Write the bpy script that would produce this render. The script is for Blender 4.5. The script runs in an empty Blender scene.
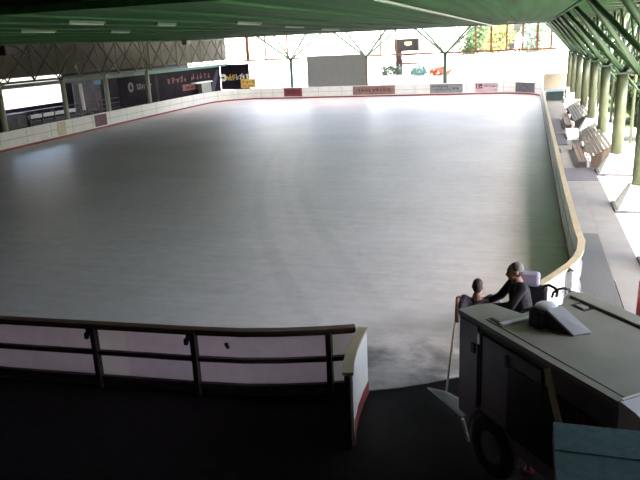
import bpy, bmesh, math, random
from mathutils import Vector, Matrix
random.seed(7)
sc = bpy.context.scene
COL = sc.collection
PI = math.pi
V = Vector

# ------------------------------------------------------------------ camera
FPX, PITCH, ROLL, YAW, CAMZ = 680.0, 0.28115, -0.04591, 0.30073, 5.2028
F_ = V((-math.sin(YAW)*math.cos(PITCH), math.cos(YAW)*math.cos(PITCH), -math.sin(PITCH)))
R0 = V((math.cos(YAW), math.sin(YAW), 0)); U0 = R0.cross(F_)
R_ = R0*math.cos(ROLL)+U0*math.sin(ROLL); U_ = -R0*math.sin(ROLL)+U0*math.cos(ROLL)
cd = bpy.data.cameras.new('camera'); cam = bpy.data.objects.new('camera', cd); COL.objects.link(cam)
cd.sensor_width = 36; cd.lens = FPX/640*36; cd.clip_start = .05; cd.clip_end = 800
m = Matrix.Identity(4)
for i in range(3):
    m[i][0] = R_[i]; m[i][1] = U_[i]; m[i][2] = -F_[i]
m[2][3] = CAMZ
cam.matrix_world = m
sc.camera = cam

def at(px, py, axis, val):
    """world point seen at a photo pixel on the plane axis = val"""
    d = F_*FPX + R_*(px-320) + U_*(240-py)
    o = V((0, 0, CAMZ))
    return o + d*((val-o[axis])/d[axis])

# ------------------------------------------------------------------ materials
def mat(name, col, rough=.6, metal=0.0, noise=0.0, nscale=3.0, bump=0.0, spec=.5, trans=0.0, ior=1.5, stretch=(1, 1, 1), detail=6):
    M = bpy.data.materials.new(name); M.use_nodes = True
    nt = M.node_tree; b = nt.nodes['Principled BSDF']
    b.inputs['Base Color'].default_value = (*col, 1); b.inputs['Roughness'].default_value = rough
    b.inputs['Metallic'].default_value = metal; b.inputs['Specular IOR Level'].default_value = spec
    b.inputs['IOR'].default_value = ior
    if noise or bump:
        tc = nt.nodes.new('ShaderNodeTexCoord'); mp = nt.nodes.new('ShaderNodeMapping')
        mp.inputs['Scale'].default_value = stretch
        nz = nt.nodes.new('ShaderNodeTexNoise'); nz.inputs['Scale'].default_value = nscale; nz.inputs['Detail'].default_value = detail
        nt.links.new(tc.outputs['Object'], mp.inputs['Vector']); nt.links.new(mp.outputs['Vector'], nz.inputs['Vector'])
        if noise:
            cr = nt.nodes.new('ShaderNodeValToRGB')
            cr.color_ramp.elements[0].position = .3; cr.color_ramp.elements[1].position = .7
            cr.color_ramp.elements[0].color = (*[c*(1-noise) for c in col], 1)
            cr.color_ramp.elements[1].color = (*[min(1, c*(1+noise)) for c in col], 1)
            nt.links.new(nz.outputs['Fac'], cr.inputs['Fac']); nt.links.new(cr.outputs['Color'], b.inputs['Base Color'])
        if bump:
            bp = nt.nodes.new('ShaderNodeBump'); bp.inputs['Strength'].default_value = bump; bp.inputs['Distance'].default_value = .02
            nt.links.new(nz.outputs['Fac'], bp.inputs['Height']); nt.links.new(bp.outputs['Normal'], b.inputs['Normal'])
    if trans:
        tr = nt.nodes.new('ShaderNodeBsdfTranslucent'); tr.inputs['Color'].default_value = (*col, 1)
        mx = nt.nodes.new('ShaderNodeMixShader'); mx.inputs[0].default_value = trans
        nt.links.new(b.outputs[0], mx.inputs[1]); nt.links.new(tr.outputs[0], mx.inputs[2])
        nt.links.new(mx.outputs[0], nt.nodes['Material Output'].inputs['Surface'])
    return M

M = {}
def defm(k, *a, **kw): M[k] = mat(k, *a, **kw)
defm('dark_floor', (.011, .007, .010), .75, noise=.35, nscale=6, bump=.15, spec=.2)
defm('ground', (.62, .60, .55), .9, noise=.10, nscale=1.3, bump=.1)
defm('walk', (.085, .085, .085), .85, noise=.14, nscale=1.6, bump=.1)
defm('walk_b', (.09, .09, .09), .85, noise=.14, nscale=2.1, bump=.1)
defm('walk_light', (.12, .118, .112), .85, noise=.14, nscale=1.6, bump=.1)
defm('grass', (.04, .065, .022), .9, noise=.3, nscale=3, bump=.3)
defm('asphalt', (.036, .038, .040), .9, noise=.2, nscale=14, bump=.3)
defm('rubber', (.045, .045, .055), .8, noise=.25, nscale=9)
defm('board_white', (.80, .80, .78), .45, noise=.05, nscale=2)
defm('board_cream', (.78, .78, .72), .5, noise=.06, nscale=2)
defm('board_tan', (.62, .56, .36), .5, noise=.06, nscale=2)
defm('board_back', (.90, .79, .84), .5, noise=.10, nscale=5, trans=.56)
defm('board_back_light', (.96, .88, .88), .5, noise=.06, nscale=5, trans=.56)
defm('kick_red', (.26, .04, .04), .5, noise=.15, nscale=4)
defm('cap_brown', (.085, .042, .03), .5, noise=.2, nscale=7)
defm('cap_tan', (.40, .33, .22), .5, noise=.12, nscale=5)
defm('frame_dark', (.055, .035, .035), .5, noise=.2, nscale=8)
defm('seam', (.30, .29, .27), .6)
defm('steel', (.32, .33, .34), .4, .6, noise=.15, nscale=10)
defm('green', (.042, .092, .032), .45, noise=.2, nscale=3)
defm('col_left', (.42, .43, .34), .6, noise=.1, nscale=3)
defm('brace_dark', (.028, .05, .022), .6)
defm('green_pale', (.082, .098, .048), .5, noise=.15, nscale=3)
defm('green_dark', (.045, .085, .05), .5, noise=.2, nscale=3)
defm('ceil', (.018, .072, .022), .75, noise=.4, nscale=1.2, stretch=(3, .08, 1), spec=.1)
defm('light_sheet', (.85, .85, .84), .6, noise=.05, nscale=2, trans=.25)  # for the unseen sheet that lets daylight onto the far ice
defm('deck', (.10, .085, .065), .7, noise=.25, nscale=.8)
defm('sheet', (.11, .098, .07), .8, noise=.2, nscale=.9)
defm('black', (.012, .012, .014), .5)
defm('black_fab', (.02, .018, .026), .85, noise=.3, nscale=20)
defm('banner', (.013, .009, .014), .8, spec=.1, noise=.3, nscale=1.5)
defm('ink_red', (.16, .035, .03), .6)
defm('ink_grey', (.15, .13, .13), .6)
defm('ink_white', (.80, .78, .70), .6)
defm('ink_yellow', (.75, .50, .12), .6)
defm('ink_dark', (.05, .04, .07), .6)
defm('ink_teal', (.07, .20, .16), .6)
defm('ad_red', (.20, .035, .045), .55, noise=.2, nscale=3)
defm('ad_dkred', (.11, .02, .03), .55, noise=.2, nscale=3)
defm('ad_brown', (.25, .15, .14), .55, noise=.3, nscale=2)
defm('ad_grey', (.24, .25, .26), .55, noise=.2, nscale=3)
defm('ad_pink', (.55, .42, .46), .55, noise=.08, nscale=2)
defm('ad_slate', (.12, .13, .15), .55, noise=.3, nscale=5)
defm('screen_grey', (.17, .175, .165), .6, noise=.06, nscale=2)
defm('orange', (.55, .20, .05), .6)
defm('rust', (.20, .075, .025), .6, noise=.2, nscale=4)
defm('wall_white', (.86, .85, .82), .8, noise=.04, nscale=1)
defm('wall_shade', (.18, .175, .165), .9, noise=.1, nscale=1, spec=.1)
defm('wall_tan', (.58, .42, .27), .8, noise=.12, nscale=1)
defm('wall_beige', (.20, .17, .125), .8, noise=.15, nscale=1)
defm('wall_dark', (.028, .023, .028), .8, spec=.1, noise=.3, nscale=1.2)
defm('wall_back', (.10, .10, .10), .9, noise=.1)
defm('panel_grey', (.12, .115, .13), .7, noise=.2, nscale=2)
defm('wood', (.075, .052, .037), .6, noise=.25, nscale=3, stretch=(8, 1, 8))
defm('wood_grey', (.075, .07, .06), .65, noise=.25, nscale=3, stretch=(8, 1, 8))
defm('wood_pale', (.62, .54, .38), .6, noise=.15, nscale=4, stretch=(8, 8, 1))
defm('concrete', (.46, .46, .42), .85, noise=.15, nscale=4, bump=.2)
defm('hood', (.29, .265, .22), .42, noise=.12, nscale=2.2)
defm('body', (.19, .165, .19), .45, noise=.2, nscale=2)
defm('body_red', (.030, .012, .016), .45, noise=.2, nscale=2)
defm('plate', (.33, .33, .33), .4, noise=.08, nscale=3)
defm('alu', (.55, .55, .56), .35, .5, noise=.1, nscale=9)
defm('white_paint', (.78, .78, .76), .4, noise=.05, nscale=4)
defm('tyre', (.014, .013, .014), .85, noise=.2, nscale=15)
defm('teal', (.052, .135, .14), .75, noise=.22, nscale=14, bump=.2)
defm('pinkwood', (.24, .10, .09), .6, noise=.2, nscale=6)
defm('red', (.17, .010, .016), .45)
defm('skin', (.34, .17, .115), .55)
defm('hair', (.05, .03, .025), .8, noise=.3, nscale=40)
defm('shirt', (.075, .06, .085), .85, noise=.15, nscale=20)
defm('trousers', (.03, .03, .045), .85, noise=.15, nscale=20)
defm('cap_cloth', (.27, .25, .24), .85, noise=.1, nscale=20)
defm('lavender', (.60, .58, .80), .55)
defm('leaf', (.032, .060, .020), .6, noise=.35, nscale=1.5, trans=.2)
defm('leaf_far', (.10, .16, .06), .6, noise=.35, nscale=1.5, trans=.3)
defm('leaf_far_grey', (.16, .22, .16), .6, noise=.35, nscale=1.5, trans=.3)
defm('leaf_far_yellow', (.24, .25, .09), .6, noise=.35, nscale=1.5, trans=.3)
defm('leaf_grey', (.055, .075, .050), .6, noise=.35, nscale=1.5, trans=.3)
defm('leaf_yellow', (.080, .082, .028), .6, noise=.3, nscale=1.5, trans=.3)
defm('flower_red', (.75, .26, .12), .6, noise=.3, nscale=4)
defm('leaf_teal', (.28, .50, .46), .6, noise=.3, nscale=4)
defm('bark', (.12, .08, .055), .9, noise=.3, nscale=5)
defm('bin_green', (.03, .06, .055), .5, noise=.2, nscale=4)
defm('cab_green', (.20, .22, .17), .5, noise=.15, nscale=4)
defm('lamp_tube', (.26, .32, .24), .25)
defm('blue_glass', (.25, .55, .80), .2)

# ice: pale scratched surface with worn swept tracks
def make_ice():
    Mi = bpy.data.materials.new('ice'); Mi.use_nodes = True
    nt = Mi.node_tree; N = nt.nodes; L = nt.links; b = N['Principled BSDF']
    tc = N.new('ShaderNodeTexCoord')
    def noise(scale, st, det=6, rough=.6):
        mp = N.new('ShaderNodeMapping'); mp.inputs['Scale'].default_value = st
        n = N.new('ShaderNodeTexNoise'); n.inputs['Scale'].default_value = scale; n.inputs['Detail'].default_value = det
        n.inputs['Roughness'].default_value = rough
        L.new(tc.outputs['Object'], mp.inputs['Vector']); L.new(mp.outputs['Vector'], n.inputs['Vector']); return n.outputs['Fac']
    def math_(op, a, bb=None, c=None):
        n = N.new('ShaderNodeMath'); n.operation = op
        for i, x in enumerate((a, bb, c)):
            if x is None: continue
            if isinstance(x, (int, float)): n.inputs[i].default_value = x
            else: L.new(x, n.inputs[i])
        return n.outputs[0]
    def mr(x, a, bb, c, d, smooth=True):
        n = N.new('ShaderNodeMapRange'); n.interpolation_type = 'SMOOTHSTEP' if smooth else 'LINEAR'
        L.new(x, n.inputs[0])
        for i, q in enumerate((a, bb, c, d)): n.inputs[i+1].default_value = q
        return n.outputs[0]
    sx = N.new('ShaderNodeSeparateXYZ'); L.new(tc.outputs['Object'], sx.inputs[0])
    X, Y = sx.outputs['X'], sx.outputs['Y']
    # skate and blade scratches
    s1 = noise(1.0, (.25, 5.0, 1)); s2 = noise(1.0, (2.6, 2.6, 1), 8, .7); s3 = noise(.22, (1, 1, 1), 4)
    val = math_('ADD', mr(s1, .25, .75, -.055, .055, False), mr(s2, .25, .75, -.08, .08, False))
    val = math_('ADD', val, mr(s3, .3, .7, -.06, .06, False))
    # swept tracks
    def ring(cx, cy, r, w, y0, y1, amt):
        dx = math_('SUBTRACT', X, cx); dy = math_('SUBTRACT', Y, cy)
        d = math_('SQRT', math_('ADD', math_('MULTIPLY', dx, dx), math_('MULTIPLY', dy, dy)))
        e = math_('ABSOLUTE', math_('SUBTRACT', d, r))
        k = mr(e, w*.4, w, 1, 0)
        k = math_('MULTIPLY', k, math_('MULTIPLY', mr(Y, y0, y0+3, 0, 1), mr(Y, y1-6, y1, 1, 0)))
        return math_('MULTIPLY', k, -amt)
    for a in TRACKS: val = math_('ADD', val, ring(*a))
    # a scatter of long straight skate cuts
    for ang, sc_, amt in ((.6, .16, .06), (-.5, .13, .05), (1.2, .11, .04)):
        u = math_('ADD', math_('MULTIPLY', X, math.cos(ang)), math_('MULTIPLY', Y, math.sin(ang)))
        wob = noise(.12, (1, 1, 1), 2)
        fr = math_('FRACT', math_('ADD', math_('MULTIPLY', u, sc_), math_('MULTIPLY', wob, 1.2)))
        k = mr(math_('ABSOLUTE', math_('SUBTRACT', fr, .5)), .0, .012, 1, 0)
        msk = mr(noise(.35, (1, 1, 1), 3), .52, .62, 0, 1)
        val = math_('SUBTRACT', val, math_('MULTIPLY', math_('MULTIPLY', k, msk), amt))
    # trampled dirty snow inside the gate
    dx = math_('ADD', X, 1.3); dy = math_('SUBTRACT', Y, 9.6)
    dg = math_('SQRT', math_('ADD', math_('MULTIPLY', dx, dx), math_('MULTIPLY', dy, dy)))
    dm = math_('MULTIPLY', mr(math_('ADD', dg, mr(s3, .3, .7, -.8, .8, False)), 1.0, 3.5, 1, 0), mr(noise(1.3, (1, 1, 1), 5, .65), .32, .66, .10, .47))
    val = math_('SUBTRACT', val, dm)
    val = math_('ADD', val, .62)
    cc = N.new('ShaderNodeCombineColor')
    L.new(math_('MULTIPLY', val, 1.04), cc.inputs[0]); L.new(math_('MULTIPLY', val, .95), cc.inputs[1]); L.new(math_('MULTIPLY', val, .94), cc.inputs[2])
    L.new(cc.outputs[0], b.inputs['Base Color'])
    L.new(mr(s2, .3, .7, .36, .43, False), b.inputs['Roughness'])
    b.inputs['IOR'].default_value = 1.31
    bp = N.new('ShaderNodeBump'); bp.inputs['Strength'].default_value = .06; bp.inputs['Distance'].default_value = .02
    L.new(s2, bp.inputs['Height']); L.new(bp.outputs[0], b.inputs['Normal'])
    return Mi
TRACKS = [(52.76, 46.4, 66.45, .30, 9, 36, .05), (63.3, 50.97, 76.3, .30, 9, 36, .045), (131.97, 80.23, 151.6, .2, 15, 34, .03)]
M['ice'] = make_ice()

# ------------------------------------------------------------------ builders
class MB:
    def __init__(s): s.bm = bmesh.new()
    def box(s, c, size, rot=None, bev=0):
        r = bmesh.ops.create_cube(s.bm, size=1.0); vs = r['verts']
        bmesh.ops.scale(s.bm, vec=size, verts=vs)
        if bev:
            es = list({e for v in vs for e in v.link_edges})
            rr = bmesh.ops.bevel(s.bm, geom=es, offset=bev, segments=2, affect='EDGES', profile=.5)
            vs = list({v for f in rr['faces'] for v in f.verts} | {v for v in vs if v.is_valid})
        if rot is not None: bmesh.ops.rotate(s.bm, cent=(0, 0, 0), matrix=rot, verts=vs)
        bmesh.ops.translate(s.bm, vec=c, verts=vs); return s
    def b2(s, lo, hi, bev=0):
        lo, hi = V(lo), V(hi); return s.box((lo+hi)/2, hi-lo, None, bev)
    def tube(s, a, b, r, r2=None, seg=8, caps=True):
        a, b = V(a), V(b); d = b-a
        res = bmesh.ops.create_cone(s.bm, cap_ends=caps, segments=seg, radius1=r, radius2=r if r2 is None else r2, depth=d.length)
        q = d.to_track_quat('Z', 'Y').to_matrix()
        bmesh.ops.rotate(s.bm, cent=(0, 0, 0), matrix=q, verts=res['verts'])
        bmesh.ops.translate(s.bm, vec=(a+b)/2, verts=res['verts']); return s
    def path(s, pts, r, seg=8):
        for a, b in zip(pts, pts[1:]): s.tube(a, b, r, seg=seg)
        for p in pts[1:-1]: s.ball(p, (r, r, r), seg)
        return s
    def ball(s, c, rad, seg=12, rot=None):
        r = bmesh.ops.create_uvsphere(s.bm, u_segments=seg, v_segments=max(6, seg//2+2), radius=1)
        bmesh.ops.scale(s.bm, vec=rad, verts=r['verts'])
        if rot is not None: bmesh.ops.rotate(s.bm, cent=(0, 0, 0), matrix=rot, verts=r['verts'])
        bmesh.ops.translate(s.bm, vec=c, verts=r['verts']); return s
    def limb(s, a, b, r1, r2, seg=12):
        s.tube(a, b, r1, r2, seg); s.ball(a, (r1,)*3, seg); s.ball(b, (r2,)*3, seg); return s
    def ribbon(s, pts, o0, o1, z0, z1):
        """rectangular section swept along a plan polyline, o = offset to the left of travel"""
        n = len(pts); P = [V((p[0], p[1])) for p in pts]; rows = []
        for i in range(n):
            t = (P[min(i+1, n-1)]-P[max(i-1, 0)]).normalized(); nn = V((-t.y, t.x))
            a = P[i]+nn*o0; b = P[i]+nn*o1
            rows.append([s.bm.verts.new((a.x, a.y, z0)), s.bm.verts.new((b.x, b.y, z0)), s.bm.verts.new((b.x, b.y, z1)), s.bm.verts.new((a.x, a.y, z1))])
        for r, q in zip(rows, rows[1:]):
            for k in range(4): s.bm.faces.new((r[k], r[(k+1) % 4], q[(k+1) % 4], q[k]))
        s.bm.faces.new(rows[0][::-1]); s.bm.faces.new(rows[-1]); return s
    def prism(s, poly, z0, z1):
        a = [s.bm.verts.new((p[0], p[1], z0)) for p in poly]; b = [s.bm.verts.new((p[0], p[1], z1)) for p in poly]
        s.bm.faces.new(a[::-1]); s.bm.faces.new(b)
        for i in range(len(poly)):
            j = (i+1) % len(poly); s.bm.faces.new((a[i], a[j], b[j], b[i]))
        return s
    def hexa(s, p):
        v = [s.bm.verts.new(q) for q in p]
        for f in ((3, 2, 1, 0), (4, 5, 6, 7), (0, 1, 5, 4), (1, 2, 6, 5), (2, 3, 7, 6), (3, 0, 4, 7)): s.bm.faces.new([v[i] for i in f])
        return s
    def torus(s, c, axis, R, r, seg=20, sub=8, a0=0, a1=2*PI):
        q = V(axis).to_track_quat('Z', 'Y').to_matrix(); full = abs(a1-a0-2*PI) < 1e-6
        rings = []
        for i in range(seg + (0 if full else 1)):
            t = a0+(a1-a0)*i/seg
            rings.append([s.bm.verts.new(V(c)+q @ V(((R+r*math.cos(2*PI*k/sub))*math.cos(t), (R+r*math.cos(2*PI*k/sub))*math.sin(t), r*math.sin(2*PI*k/sub)))) for k in range(sub)])
        n = len(rings)
        for i in range(n if full else n-1):
            a, b = rings[i], rings[(i+1) % n]
            for k in range(sub): s.bm.faces.new((a[k], b[k], b[(k+1) % sub], a[(k+1) % sub]))
        return s
    def build(s, name, m, parent=None, smooth=False, origin=None):
        bmesh.ops.recalc_face_normals(s.bm, faces=s.bm.faces[:])
        me = bpy.data.meshes.new(name)
        off = V(origin) if origin is not None else (V(parent['_o']) if parent is not None and '_o' in parent else V((0, 0, 0)))
        if off.length > 0: bmesh.ops.translate(s.bm, vec=-off, verts=s.bm.verts[:])
        s.bm.to_mesh(me); s.bm.free()
        me.materials.append(m)
        if smooth:
            for p in me.polygons: p.use_smooth = True
        o = bpy.data.objects.new(name, me); COL.objects.link(o)
        if parent is not None:
            o.parent = parent
        elif origin is not None: o.location = origin
        o['_o'] = tuple(off)
        return o

def tag(o, label, cat, group=None, kind=None):
    o['label'] = label; o['category'] = cat
    if group: o['group'] = group
    if kind: o['kind'] = kind
    return o
def thing(name, label, cat, loc=(0, 0, 0), group=None, rz=0):
    o = bpy.data.objects.new(name, None); COL.objects.link(o); o.location = loc; o.rotation_euler = (0, 0, rz)
    return tag(o, label, cat, group)
def struct(name, mb, m):
    o = mb.build(name, m); o['kind'] = 'structure'; return o
def copy_tree(o, parent=None):
    c = o.copy(); COL.objects.link(c); c.parent = parent
    for ch in list(o.children): copy_tree(ch, c)
    return c
def arc(cx, cy, r, a0, a1, n=10):
    return [(cx+r*math.cos(math.radians(a0+(a1-a0)*i/n)), cy+r*math.sin(math.radians(a0+(a1-a0)*i/n))) for i in range(n+1)]
def lettering(mb, origin, right, up, out, h, text_w, n, seed, t=.006, wgt=.16, gap=.3):
    """a row of n block strokes too blurred to spell anything"""
    rnd = random.Random(seed); origin, right, up, out = V(origin), V(right).normalized(), V(up).normalized(), V(out).normalized()
    cw = text_w/n; rot = Matrix((right, up, out)).transposed()
    for i in range(n):
        x = cw*(i+.5); st = max(cw*.16, h*wgt*.7)
        for k in range(rnd.choice((2, 2, 3))):
            hh = h*rnd.uniform(.45, 1.0); ang = rnd.uniform(-.5, .35); xx = x+cw*rnd.uniform(-.3, .3)
            ca, sa = math.cos(ang), math.sin(ang)
            r2 = Matrix((right*ca+up*sa, up*ca-right*sa, out)).transposed()
            mb.box(origin+right*xx+up*(hh/2)+out*t/2, (st, hh, t), r2)
        hh = h*rnd.uniform(.1, .75); mb.box(origin+right*x+up*hh+out*t/2, (cw*rnd.uniform(.5, .95), h*wgt, t), rot)

# ------------------------------------------------------------------ setting
XR, XL, YF, HB = 1.05, -28.8, 65.9, 1.1
left_path = [(-28.0, 12), (-28.8, 33), (-29.4, 45), (-29.8, 56), (-29.9, 61.5)] + arc(-25.5, 61.5, 4.4, 180, 90, 12)[1:]
far_path = [(-25.5, YF), (-14, YF), (-2.95, YF)]
right_path = arc(-2.95, 61.9, 4.0, 90, 0, 10) + [(1.05, 50), (1.05, 40), (1.06, 30), (1.08, 20), (1.12, 15.2), (1.15, 14.3), (1.08, 13.6), (.99, 13.17), (.86, 12.75), (.62, 12.2), (.38, 11.68), (.16, 11.24), (.04, 11.02)]
near_path = [(-2.36, 9.18), (-2.78, 9.02), (-3.43, 8.83), (-4.0, 8.71), (-4.83, 8.63), (-6.2, 8.55), (-8.2, 8.43), (-16, 8.2), (-24, 8.3)]
edge = [(.04, 11.02), (-.4, 10.35), (-.89, 9.95), (-1.3, 9.68), (-1.73, 9.42), (-2.2, 9.22)]
ice_poly = edge + near_path + [(-27.2, 9.5)] + left_path + far_path[1:-1] + right_path[:-1]
struct('floor', MB().b2((-120, -40, -.3), (140, 260, -.03)), M['ground'])
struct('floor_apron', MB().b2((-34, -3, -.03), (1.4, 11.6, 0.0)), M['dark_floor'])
ice = MB().prism(ice_poly[::-1], -.02, .015).build('ice_sheet', M['ice']); ice['kind'] = 'structure'
struct('floor_walkway', MB().b2((1.4, 15.0, -.03), (1.95, 26, 0.0)).b2((1.4, 9, -.03), (1.95, 11.6, 0)).b2((1.1, 11.6, -.03), (1.4, 26, -.001)), M['walk_b'])
struct('floor_walkway_far', MB().b2((1.1, 26, -.03), (2.6, 67, -.002)), M['walk_light'])
struct('ground_lawn', MB().b2((5.2, 41, -.03), (16, 72, .01)), M['grass'])
struct('floor_walkway_strip', MB().b2((1.95, 6, -.03), (2.62, 26, .003)), M['walk'])
struct('floor_asphalt_patch', MB().b2((1.25, 11.0, -.02), (1.93, 18.8, .006)), M['asphalt'])
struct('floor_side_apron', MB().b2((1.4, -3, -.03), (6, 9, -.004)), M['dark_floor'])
# roof
struct('ceiling', MB().b2((-29.6, 10.5, 5.98), (2.3, 54, 6.06)), M['ceil'])
struct('roof_deck', MB().b2((-38, -4, 7.1), (5.0, 47, 7.3)), M['deck'])
struct('added_light_sheet', MB().b2((-38, 47, 7.1), (5.0, 70, 7.16)), M['light_sheet'])  # translucent sheet added out of view to brighten the far ice
struct('shade_fascia', MB().b2((4.92, -4, 6.25), (5.0, 70, 7.1)), M['green'])  # fascia added to cut side sky light and deepen the dark ice strip
struct('light_block_wall', MB().b2((4.7, -4, -.1), (4.9, 7.3, 7.1)), M['wall_back'])  # unseen wall added to keep side light off the foreground
struct('wall_back', MB().b2((-38, -4, -.1), (6.2, -3.6, 7.1)), M['wall_back'])
struct('wall_left', MB().b2((-36.2, 48.2, 0), (-36, 70, 7.1)).b2((-36.2, -4, 0), (-36, 40.9, 7.1)), M['wall_dark'])
# cladding above the left girder
cl = MB().b2((-31.0, 20, 3.95), (-30.9, 69, 7.1))
for k in range(17): cl.b2((-30.9, 21+k*2.85, 3.95), (-30.86, 21.06+k*2.85, 7.1))
struct('wall_left_cladding', cl, M['sheet'])

# ------------------------------------------------------------------ rink boards
def boards(label, path, side, m_in, m_out, capm, kick=True, seam_step=2.4, post_step=2.4, m_post='steel', z1=HB, cap=.13, seams=True):
    """side +1: the rink lies to the left of travel"""
    mid = path[len(path)//2]
    root = thing('rink_boards', label, 'rink boards', (mid[0], mid[1], 0)); root['_o'] = (mid[0], mid[1], 0)
    th = .03*side
    MB().ribbon(path, 0, th, .02, z1-.03).build('board_panel', m_in, root)
    MB().ribbon(path, -.06*side, 0, .09, .15).ribbon(path, -.06*side, 0, z1*.52, z1*.52+.06).ribbon(path, -.07*side, 0, z1-.1, z1-.03).build('rail', M[m_post], root)
    MB().ribbon(path, -(cap-.04)*side, .05*side, z1-.03, z1).build('cap_rail', capm, root)
    if kick: MB().ribbon(path, th, th+.012*side, .015, .15).build('kick_strip', M['kick_red'], root)
    # posts and seams along the path
    L = 0; marks = []; sm = []
    nextp, nexts = .4, .8
    for a, b in zip(path, path[1:]):
        a, b = V((a[0], a[1])), V((b[0], b[1])); d = (b-a).length
        if d < 1e-6: continue
        t = (b-a)/d; n = V((-t.y, t.x))*side
        while nextp <= L+d: marks.append((a+t*(nextp-L), t, n)); nextp += post_step
        while nexts <= L+d: sm.append((a+t*(nexts-L), t, n)); nexts += seam_step
        L += d
    for p, t, n in marks:
        r = Matrix((t.to_3d(), n.to_3d(), V((0, 0, 1)))).transposed()
        c = p-n*.05
        MB().box((c.x, c.y, (z1-.03)/2), (.07, .10, z1-.03), r).build('post', M[m_post], root)
    if seams:
        s = MB()
        for p, t, n in sm:
            r = Matrix((t.to_3d(), n.to_3d(), V((0, 0, 1)))).transposed()
            c = p+n*.033; s.box((c.x, c.y, z1*.6), (.025, .008, z1*.76), r)
        s.ribbon(path, th, th+.006*side, z1*.55, z1*.55+.025)
        s.build('panel_seam', M['seam'], root)
    return root
bl = boards('long cream rink boards with red kick strip under the left columns', left_path, -1, M['board_cream'], M['board_white'], M['board_cream'])
bf = boards('far white rink boards lined with advert panels below the grey screen', far_path, -1, M['board_white'], M['board_white'], M['board_white'])
br = boards('right rink boards with tan cap rail curving round behind the machine', right_path, -1, M['board_white'], M['board_white'], M['cap_tan'])

c_ = at(564.5, 269.5, 2, 1.02)+V((.085, -.06, 0))
hp = MB().b2((c_.x-.045, c_.y-.10, 0), (c_.x+.045, c_.y-.03, 1.02)).build('corner_post', M['steel'], br)
MB().tube((c_.x-.02, c_.y-.06, 1.0), (c_.x-.02, c_.y-.06, 1.10), .022, seg=8).tube((c_.x-.02, c_.y-.06, 1.08), (c_.x+.07, c_.y-.08, 1.04), .02, seg=8).build('hook', M['black'], hp)
# advert panels (parts of the boards)
def left_panel(px0, px1, mname, name='advert_panel', root=bl, lab=None, z0=.22, z1=1.02):
    p0 = at(px0, 118, 0, XL); p1 = at(px1, 118, 0, XL)
    def xy(Y):
        for a, b in zip(left_path, left_path[1:]):
            if a[1] <= Y <= b[1]:
                k = (Y-a[1])/(b[1]-a[1]); return (a[0]+(b[0]-a[0])*k, Y)
    P = [xy(p0.y), xy(p1.y)]
    o = MB().ribbon(P, -.046, -.03, z0, z1).build(name, M[mname], root)
    if lab: o['label'] = lab
    return o
left_panel(99.5, 112.5, 'ad_dkred', lab='dark red square advert panel')
left_panel(58.5, 67.5, 'board_tan', 'tan_panel', lab='tan section of the left boards', z0=.2, z1=1.05)
def far_panel(px0, px1, mname, z0=.22, z1=1.04, lab=None):
    x0, x1 = at(px0, 92, 1, YF-.03).x, at(px1, 92, 1, YF-.03).x
    o = MB().b2((x0, YF-.05, z0), (x1, YF-.03, z1)).build('advert_panel', M[mname], bf)
    if lab: o['label'] = lab
    return x0, x1, o
x0, x1, o = far_panel(284, 302, 'ad_red', lab='dark red advert panel')
MB().hexa([(x0+.35, YF-.058, .45), (x1-.35, YF-.058, .45), (x1-.35, YF-.05, .45), (x0+.35, YF-.05, .45), (x0+.15, YF-.058, .85), (x1-.15, YF-.058, .85), (x1-.15, YF-.05, .85), (x0+.15, YF-.05, .85)]).build('printed_mark', M['ad_dkred'], o)
x0, x1, o = far_panel(353, 395, 'ad_brown', lab='long brownish red advert panel')
g = MB(); lettering(g, (x0+.4, YF-.052, .5), (1, 0, 0), (0, 0, 1), (0, -1, 0), .32, (x1-x0)*.8, 9, 3); g.build('printed_lettering', M['ad_dkred'], o)
x0, x1, o = far_panel(430, 462.5, 'ad_grey', lab='grey advert panel with dark lines of lettering')
g = MB(); lettering(g, (x0+.2, YF-.052, .74), (1, 0, 0), (0, 0, 1), (0, -1, 0), .18, (x1-x0)*.5, 10, 5); g.build('printed_lettering', M['ink_dark'], o); g = MB(); lettering(g, (x0+.2, YF-.052, .46), (1, 0, 0), (0, 0, 1), (0, -1, 0), .18, (x1-x0)*.55, 10, 6)
g.build('printed_lettering', M['ink_dark'], o); g = MB(); lettering(g, (x1-.95, YF-.052, .5), (1, 0, 0), (0, 0, 1), (0, -1, 0), .36, .7, 2, 8); g.build('printed_lettering', M['ink_dark'], o)
x0, x1, o = far_panel(475, 515, 'ad_pink', lab='pale pink advert panel with a red square emblem')
g = MB().b2((x0+.1, YF-.056, .55), (x0+.65, YF-.05, .96)); em = g.build('printed_emblem', M['red'], o)
g = MB().b2((x0+.2, YF-.06, .82), (x0+.36, YF-.056, .88)).b2((x0+.2, YF-.06, .62), (x0+.36, YF-.056, .68)).b2((x0+.2, YF-.06, .62), (x0+.25, YF-.056, .88)).b2((x0+.42, YF-.06, .68), (x0+.56, YF-.056, .74)); g.build('printed_sign', M['ink_white'], o)
g = MB(); lettering(g, (x0+.8, YF-.052, .66), (1, 0, 0), (0, 0, 1), (0, -1, 0), .26, (x1-x0)-1.0, 14, 9)
g.build('printed_lettering', M['ink_dark'], o); g = MB(); lettering(g, (x0+1.7, YF-.052, .34), (1, 0, 0), (0, 0, 1), (0, -1, 0), .16, (x1-x0)-2.1, 13, 10); g.build('printed_lettering', M['ink_dark'], o)
# dark advert on the far right corner curve
pc = arc(-2.95, 61.9, 4.0, 62, 28, 6)
o = MB().ribbon(pc, -.05, -.03, .2, 1.04).build('advert_panel', M['ad_slate'], br); o['label'] = 'dark slate advert panel on the far corner'

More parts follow.
